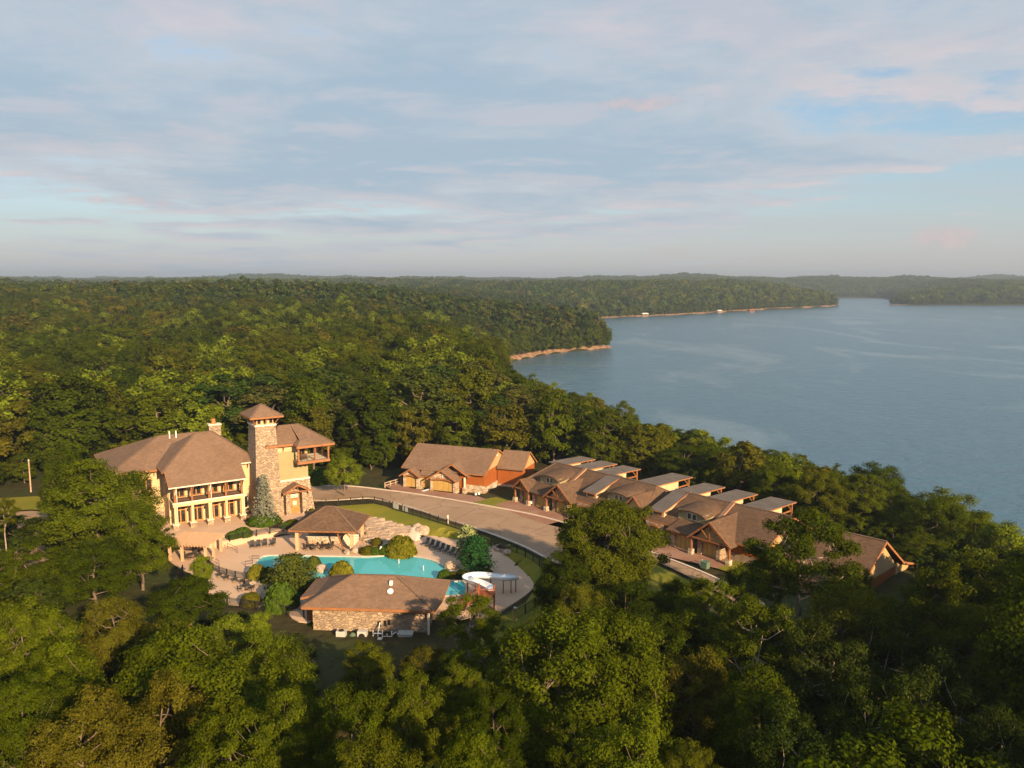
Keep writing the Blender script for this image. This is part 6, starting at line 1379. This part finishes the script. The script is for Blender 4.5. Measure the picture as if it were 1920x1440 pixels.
for a in ((752, 1038, 0, 2.6, 3.0, 'leaf_gold', 'largest round golden-green shrub between the cascade and pool'), (726, 1038, 0, 1.4, 1.5, 'leaf_hedge', 'dark green shrub left of the largest golden shrub'), (690, 1036, 0, 1.5, 1.1, 'leaf_olive', 'low olive shrub right of the bar post'), (704, 1037, 0, 1.3, 1.0, 'leaf_hedge', 'low green shrub beside the white life-ring post'), (706, 1020, 0.3, 1.0, 1.1, 'leaf_olive', 'reddish shrub on the stone cascade'),
          (640, 1082, -0.1, 1.9, 2.5, 'leaf_gold', 'golden shrub on the rock island behind the pool house'), (482, 1082, 0, 1.5, 2.0, 'leaf_gold', 'golden shrub left of the juniper at the pool edge'), (504, 1090, 0, 1.2, 2.2, 'leaf_dark', 'dark narrow shrub against the juniper'), (588, 1066, -0.1, 1.3, 2.0, 'leaf_juniper', 'olive shrub right of the juniper'),
          (495, 981, 1.0, 3.0, 1.9, 'leaf_hedge', 'clipped round hedge below the blue spruce'), (455, 1004, 1.0, 1.7, 1.4, 'leaf_hedge', 'clipped hedge beside the pergola, right half'), (438, 1008, 1.0, 1.4, 1.1, 'leaf_hedge', 'clipped hedge beside the pergola, left half'), (535, 988, 1.0, 1.3, 0.8, 'leaf_hedge', 'low green shrub in the bed left of the pavilion roof'), (548, 984, 1.0, 1.4, 1.0, 'leaf_olive', 'taller shrub in the bed left of the pavilion roof'),
          (833, 1083, 0, 1.1, 1.2, 'leaf_hedge', 'clipped ball shrub left end of the row above the plunge pool'), (850, 1083, 0, 0.9, 0.9, 'leaf_olive', 'small olive shrub second in the row above the plunge pool'), (866, 1083, 0, 1.1, 1.2, 'leaf_dark', 'dark ball shrub third in the row above the plunge pool'), (890, 1080, 0, 1.1, 0.8, 'leaf_dark', 'low dark shrub behind the slide'), (912, 1080, 0, 1.2, 1.2, 'leaf_dark', 'dark ball shrub right end behind the slide'),
          (528, 1138, 0, 2.4, 3.4, 'leaf_hedge', 'bright green bush at the left corner of the pool house'), (470, 1132, 0, 1.5, 1.6, 'leaf_olive', 'wispy olive bush by the near deck fence'), (600, 905, 1.0, 3.0, 3.2, 'leaf_hedge', 'large rounded hedge at the road bend right of the tower'), (625, 902, 1.0, 2.6, 2.6, 'leaf_olive', 'second hedge bush at the road bend'), (585, 968, 1.0, 0.8, 1.6, 'leaf_olive', 'narrow shrub at the tower base corner'), (594, 1182, -0.8, 1.3, 1.4, 'leaf_dark', 'dark shrub at the left foot of the pool house wall')):
    bush(*a)
# mulch beds
for nm, pts, z in (('mulch_bed', ((700, 1034), (735, 1036), (775, 1030), (765, 1020), (735, 1022), (705, 1026)), 0.006), ('mulch_bed', ((455, 975), (468, 989), (520, 989), (532, 976), (520, 968), (480, 968)), 1.066), ('mulch_bed', ((502, 990), (545, 992), (560, 978), (540, 980)), 1.066), ('mulch_bed', ((820, 1086), (870, 1085), (925, 1084), (922, 1074), (830, 1076)), 0.006), ('mulch_bed', ((495, 1098), (530, 1112), (590, 1112), (600, 1095), (560, 1075), (490, 1080)), -0.1)):
    tag(MB().flat([tuple(ground(x, y, z)[:2]) for x, y in pts], z - 0.3, z).build(nm, 'mulch'), kind='structure')

# ---- scattered woodland: the trees that show largest stand as single things, the rest is one wood
def scatter(x0, x1, y0, y1, s):
    X, Y = np.meshgrid(np.arange(x0, x1, s), np.arange(y0, y1, s * 0.9)); X = X + (np.arange(X.shape[0]) % 2)[:, None] * s * 0.5
    P = np.stack([X.ravel(), Y.ravel()], 1); return P + rng.uniform(-0.36, 0.36, P.shape) * s
P = np.concatenate([scatter(-420, 330, 130, 470, 9.4), scatter(-150, 180, -70, 130, 8.2)])
keep = (poly_dist(P, LAKE) > 2.5) & (np.abs(P[:, 0]) < 0.72 * np.maximum(P[:, 1], 30) + 45)
P = P[keep]; dsite = np.minimum(poly_dist(P, DECK), poly_dist(P, UPPER)); P = P[dsite > 3.5]; dsite = dsite[dsite > 3.5]
rearrow = [row_pt(u, v)[:2] for u, v in ((-2, -8), (72, -8), (72, 24), (56, 21), (-2, 20))]; k = poly_dist(P, rearrow) > 1.0; P = P[k]
h1 = [(-26, 172), (-2, 160), (8, 176), (-16, 190)]; P = P[poly_dist(P, h1) > 1.5]
lawnp = [tuple(ground(x, y, 0)[:2]) for x, y in ((560, 1160), (900, 1215), (1010, 1170), (1070, 1120), (1045, 1040), (850, 980), (560, 960))]; P = P[poly_dist(P, lawnp) > 3.0]
TZ = terrain(P); cand = []
SH = (math.sin(R(SUN_AZ)), math.cos(R(SUN_AZ))); ST = math.tan(R(SUN_EL))
SUNLIT = [ph_pt(x, 0, 1.0) for x in (1, 5, 9)] + [(-22, 122, 0.0), (-14, 122, 0), (-30, 124, 0), (-22, 146, 1), (-14, 140, 1), (-40, 122, 0), (-10, 152, 1), (0, 146, 1), (-50, 128, 0)]
for hx, hy, hr in taken:
    for tx, ty, tzz in SUNLIT[:9]:
        al = (hx - tx) * SH[0] + (hy - ty) * SH[1]; pe = abs((hx - tx) * SH[1] - (hy - ty) * SH[0])
        if al > 0 and pe < hr * 0.8: print('hero at', round(project(hx, hy, 0)[0]), round(hy), 'stands before', round(tx), round(ty), 'needs top below', round(tzz + al * ST, 1))
for (x, y), z in zip(P, TZ):
    H = R01.uniform(14.5, 23); rr = H * R01.uniform(0.30, 0.44); pine = 0.5 * math.sin(x * 0.011 + 1.0) + 0.5 * math.sin(y * 0.013 + x * 0.006) + R01.uniform(-0.5, 0.5) > 0.62 and y > 190
    vis = y > 25
    if vis:
        px, pt = project(x, y, z + H)
        infront = y < 122 or (y < 140 and px < 330) or (y < 132 and x > 30 and poly_dist(np.array([[x, y]]), LAKE)[0] > 30)
        if infront:
            lim = np.interp(px, SKY_X, SKY_Y) + R01.uniform(10, 120)
            if pt < lim:
                _, zt = height_at(px, lim, y); H = zt - z; rr = max(2.4, H * 0.36)
            if H < 5.5 or (25 < y < 96 and R01.random() < 0.35): continue
            if min(math.hypot(x - a, y - b) / (c + rr) for a, b, c in taken) < 0.62: continue
            if 960 < px < 1300 and 1240 < project(x, y, z + H)[1] < 1340: continue
        elif min(math.hypot(x - a, y - b) / (c + rr) for a, b, c in taken) < 0.60: continue
        if not infront and y < 520 and px > 930 and poly_dist(np.array([[x, y]]), LAKE)[0] < 90:
            H = min(H, height_at(px, np.interp(px, LK_X, LK_Y) + R01.uniform(-6, 30), y)[1] - z); rr = min(rr, max(2.6, H * 0.42))
            if H < 4: continue
    for tx, ty, tzz in SUNLIT:
        al = (x - tx) * SH[0] + (y - ty) * SH[1]; pe = abs((x - tx) * SH[1] - (y - ty) * SH[0])
        if al > 0 and pe < rr + 1.0 and z + H > tzz + al * ST: H = tzz + al * ST - z - 0.5
    if x > 20 and y < 75 and not (vis and project(x, y, z + H)[0] < 1930): H *= 1.45  # unseen trees right of and behind the camera, heightened to shade the foreground
    if H < 5.0: continue
    rr = min(rr, H * 0.42)
    px, pt = project(x, y, z + H) if vis else (-999, 0)
    inframe = vis and -40 < px < 1960 and 500 < pt < 1460
    size = rr / max(y, 1) * (1.0 if inframe else 0.0)
    cand.append((size, x, y, z, H, rr, pine, px))
cand.sort(key=lambda c: -c[0])
N_SINGLE = 300 - len(HERO) - 4
singles, rest = cand[:N_SINGLE], cand[N_SINGLE:]
ADJ = ('rounded', 'broad', 'narrow', 'uneven', 'full')
for i, (s, x, y, z, H, rr, pine, px) in enumerate(singles):
    pr_ = PINE[i % 2] if pine else (NEAR[i % 5] if y < 150 else (MID + NEAR[:2])[R01.randrange(9)])
    if y < 96: zone = 'the near wood left of the pool house' if px < 560 else ('the foreground wood below the pool house' if px < 1000 else 'the shaded wood below the townhouses')
    elif y < 140 and px < 400: zone = 'the wood left of the clubhouse'
    elif x > 15 and y < 260: zone = 'the lake slope behind the townhouses'
    elif px < 420: zone = 'the wood behind the clubhouse wing'
    elif px < 720: zone = 'the wood behind the stone tower'
    else: zone = 'the wood behind the rust house'
    kind = 'pine' if pine else 'green oak'
    sz = 'large' if H > 19.5 else ('medium' if H > 16 else 'low')
    plant('pine_tree' if pine else 'oak_tree', f'{sz} {ADJ[i % 5]} {kind} in {zone}', pr_, (x, y, z), H, rr, R01.uniform(0, 6.28), f'{sz} {ADJ[i % 5]} {kind} trees in {zone}', 'tree')
# the wood that cannot be told apart tree by tree
def joined(crown, trunk):
    me = crown.copy(); bm = bmesh.new(); bm.from_mesh(crown); n0 = len(bm.faces); bm.from_mesh(trunk); bm.faces.ensure_lookup_table()
    for f in bm.faces[n0:]: f.material_index = 1
    bm.to_mesh(me); bm.free()
    if len(me.materials) < 2: me.materials.append(trunk.materials[0])
    return me
PC = bpy.data.collections.new('wood_kinds'); kinds = []
def kind_obj(me):
    o = bpy.data.objects.new(f'kind_{len(kinds):02d}', me); PC.objects.link(o); kinds.append(o); return len(kinds) - 1
k_mid = [kind_obj(joined(p[0], p[1])) for p in MID]; k_shade_dark = [kind_obj(joined(*broadleaf(88, H=20, Rr=6.8, nclu=50, nleaf=5000, lsize=0.5, base=0.05, clump=0.25, mt='leaf_dark')[:2]))]; k_pine = [kind_obj(joined(p[0], p[1])) for p in PINE]; k_far = [kind_obj(p[0]) for p in FARB]; k_cl = [kind_obj(m_) for m_ in CLUMPS]; k_near = [kind_obj(p[0]) for p in NEAR]  # undergrowth kind: dark leaf colour stands in for shade between the crowns
pts, kid, scl, rot = [], [], [], []
def add_pt(x, y, z, k, sxy, sz): pts.append((x, y, z)); kid.append(k); scl.append((sxy, sxy, sz)); rot.append(R01.uniform(0, 6.28))
for s, x, y, z, H, rr, pine, px in rest:
    if pine: add_pt(x, y, z, k_pine[R01.randrange(2)], rr / 4.6, H / 24)
    elif y < 125: add_pt(x, y, z, k_near[R01.randrange(5)], rr / 6.8, H / 20)
    else: add_pt(x, y, z, k_mid[min(6, int(R01.random() ** 1.0 * 7))], rr / 6.8, H / 20)
P = scatter(-230, 150, 45, 300, 6.2); P = P[(poly_dist(P, LAKE) > 1.0) & (np.abs(P[:, 0]) < 0.70 * P[:, 1] + 10) & (np.minimum(poly_dist(P, DECK), poly_dist(P, UPPER)) > 2.2) & (poly_dist(P, rearrow) > 0.5) & (poly_dist(P, h1) > 1.0) & (poly_dist(P, lawnp) > 1.0)]
for (x, y), z in zip(P, terrain(P)):
    H = R01.uniform(4.0, 8.5); px, pt = project(x, y, z + H)
    if y < 122 and pt < np.interp(px, SKY_X, SKY_Y) + 10: continue
    if 960 < px < 1300 and 1200 < pt < 1360 and y < 90: continue
    add_pt(x, y, z - 0.3, k_shade_dark[0] if y < 100 or R01.random() < 0.4 else k_mid[R01.randrange(5)], H * 0.44 / 6.8, H / 20)
P = scatter(-1100, 900, 470, 1300, 10.0); P = P[(np.abs(P[:, 0]) < 0.70 * P[:, 1] + 30) & (poly_dist(P, LAKE) > 3.0)]
for (x, y), z in zip(P, terrain(P)):
    H = R01.uniform(13.5, 25); pine = math.sin(x * 0.009 + 2) + math.sin(y * 0.011 - x * 0.004) + R01.uniform(-0.8, 0.8) > 0.75
    if y < 620: add_pt(x, y, z, R01.choice(k_pine) if pine else R01.choice(k_mid), H / 20, H / (24 if pine else 20))
    else: add_pt(x, y, z, k_far[4] if pine else R01.choice(k_far[:4]), H / 20 * 1.05, H / 20)
for a_, b_ in zip(LAKE[3:36], LAKE[4:37]):          # trees lining the water's edge
    d_ = b_ - a_; L_ = np.linalg.norm(d_); n_ = np.array([-d_[1], d_[0]]) / L_
    for t in np.arange(0, L_, 6.5 if a_[1] < 1300 else 12):
        for off in (R01.uniform(2.5, 5), R01.uniform(9, 14)):
            q = a_ + d_ * (t + R01.uniform(-2, 2)) / L_ + n_ * off; y = q[1]
            if y < 165 or poly_dist(q[None], LAKE)[0] < 2: continue
            H = R01.uniform(13, 21)
            if y < 500: px = project(q[0], y, 0)[0]; H = max(3.0, min(H, height_at(px, np.interp(px, LK_X, LK_Y) + R01.uniform(0, 25), y)[1] - tz(q[0], y)))
            add_pt(q[0], y, tz(q[0], y) - 0.5, R01.choice(k_mid[:6]) if y < 620 else R01.choice(k_far[:4]), H / 20, H / 20)
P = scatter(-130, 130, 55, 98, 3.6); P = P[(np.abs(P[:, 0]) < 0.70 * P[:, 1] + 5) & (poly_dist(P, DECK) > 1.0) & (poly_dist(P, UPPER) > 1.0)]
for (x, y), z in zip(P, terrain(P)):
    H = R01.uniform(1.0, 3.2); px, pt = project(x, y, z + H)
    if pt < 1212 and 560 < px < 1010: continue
    add_pt(x, y, z - 0.2, k_shade_dark[0], H * 0.55 / 6.8, H / 20)
P = scatter(-4600, 4600, 1300, 6800, 27.0); clr = [((-660, 3900), 160), ((560, 3300), 60), ((-200, 4300), 120)]
P = P[(np.abs(P[:, 0]) < 0.68 * P[:, 1]) & (poly_dist(P, LAKE) > 12)]
for c, r_ in clr: P = P[np.hypot((P[:, 0] - c[0]) * 0.6, P[:, 1] - c[1]) > r_]
for (x, y), z in zip(P, terrain(P)):
    H = R01.uniform(0.85, 1.2); pine = math.sin(x * 0.004 + 2) + math.sin(y * 0.005) + R01.uniform(-0.8, 0.8) > 0.8
    add_pt(x, y, z, k_cl[2] if pine else R01.choice(k_cl[:2]), H, H * R01.uniform(0.9, 1.15))
# shoreline rows so that the water edge is lined with full crowns
me = bpy.data.meshes.new('forest'); me.from_pydata(pts, [], [])
for nm, typ, dat in (('kid', 'INT', kid), ('rz', 'FLOAT', rot)):
    a = me.attributes.new(nm, typ, 'POINT'); a.data.foreach_set('value', dat)
a = me.attributes.new('scl', 'FLOAT_VECTOR', 'POINT'); a.data.foreach_set('vector', np.array(scl, np.float32).ravel())
FO = link_mesh('forest', me); tag(FO, 'continuous green woodland rolling back to the horizon around the lake', 'forest', None, 'stuff')
ng = bpy.data.node_groups.new('woodland', 'GeometryNodeTree')
ng.interface.new_socket('Geometry', in_out='INPUT', socket_type='NodeSocketGeometry'); ng.interface.new_socket('Geometry', in_out='OUTPUT', socket_type='NodeSocketGeometry')
gn = NT(ng); gi = gn.add('NodeGroupInput'); gout = gn.add('NodeGroupOutput')
ci = gn.add('GeometryNodeCollectionInfo', {'Collection': PC, 'Separate Children': True, 'Reset Children': True})
at = lambda nm, typ: gn.add('GeometryNodeInputNamedAttribute', {'Name': nm}, data_type=typ)
rv = gn.add('ShaderNodeCombineXYZ', {2: at('rz', 'FLOAT').outputs[0]})
ip = gn.add('GeometryNodeInstanceOnPoints', {'Points': gn.add('GeometryNodeMeshToPoints', {'Mesh': gi.outputs[0]}), 'Instance': ci, 'Pick Instance': True, 'Instance Index': at('kid', 'INT').outputs[0], 'Rotation': rv, 'Scale': at('scl', 'FLOAT_VECTOR').outputs[0]})
gn.l.new(ip.outputs[0], gout.inputs[0])
md = FO.modifiers.new('woodland', 'NODES'); md.node_group = ng
print('trees: singles', len(singles), 'rest', len(rest), 'points', len(pts))

# ------------------------------------------------------------------ haze
def haze():
    m = bpy.data.materials.new('haze'); m.use_nodes = True; n = NT(m.node_tree)
    v = n.add('ShaderNodeVolumePrincipled', {'Color': (0.76, 0.89, 1.0, 1), 'Density': HAZE, 'Anisotropy': 0.45}); n.add('ShaderNodeOutputMaterial', {'Volume': v})
    x0, x1 = gx[0] - 20, gx[-1] + 20; o = MB().box(x0, x1, gy[0] - 20, gy[-1] + 20, -24, 130); me = o.mesh('haze'); me.materials.append(m)
    tag(link_mesh('haze', me), 'thin even bluish haze over the land and lake', 'haze', None, 'stuff'); m.cycles.homogeneous_volume = True
HAZE = 0.00016
haze()
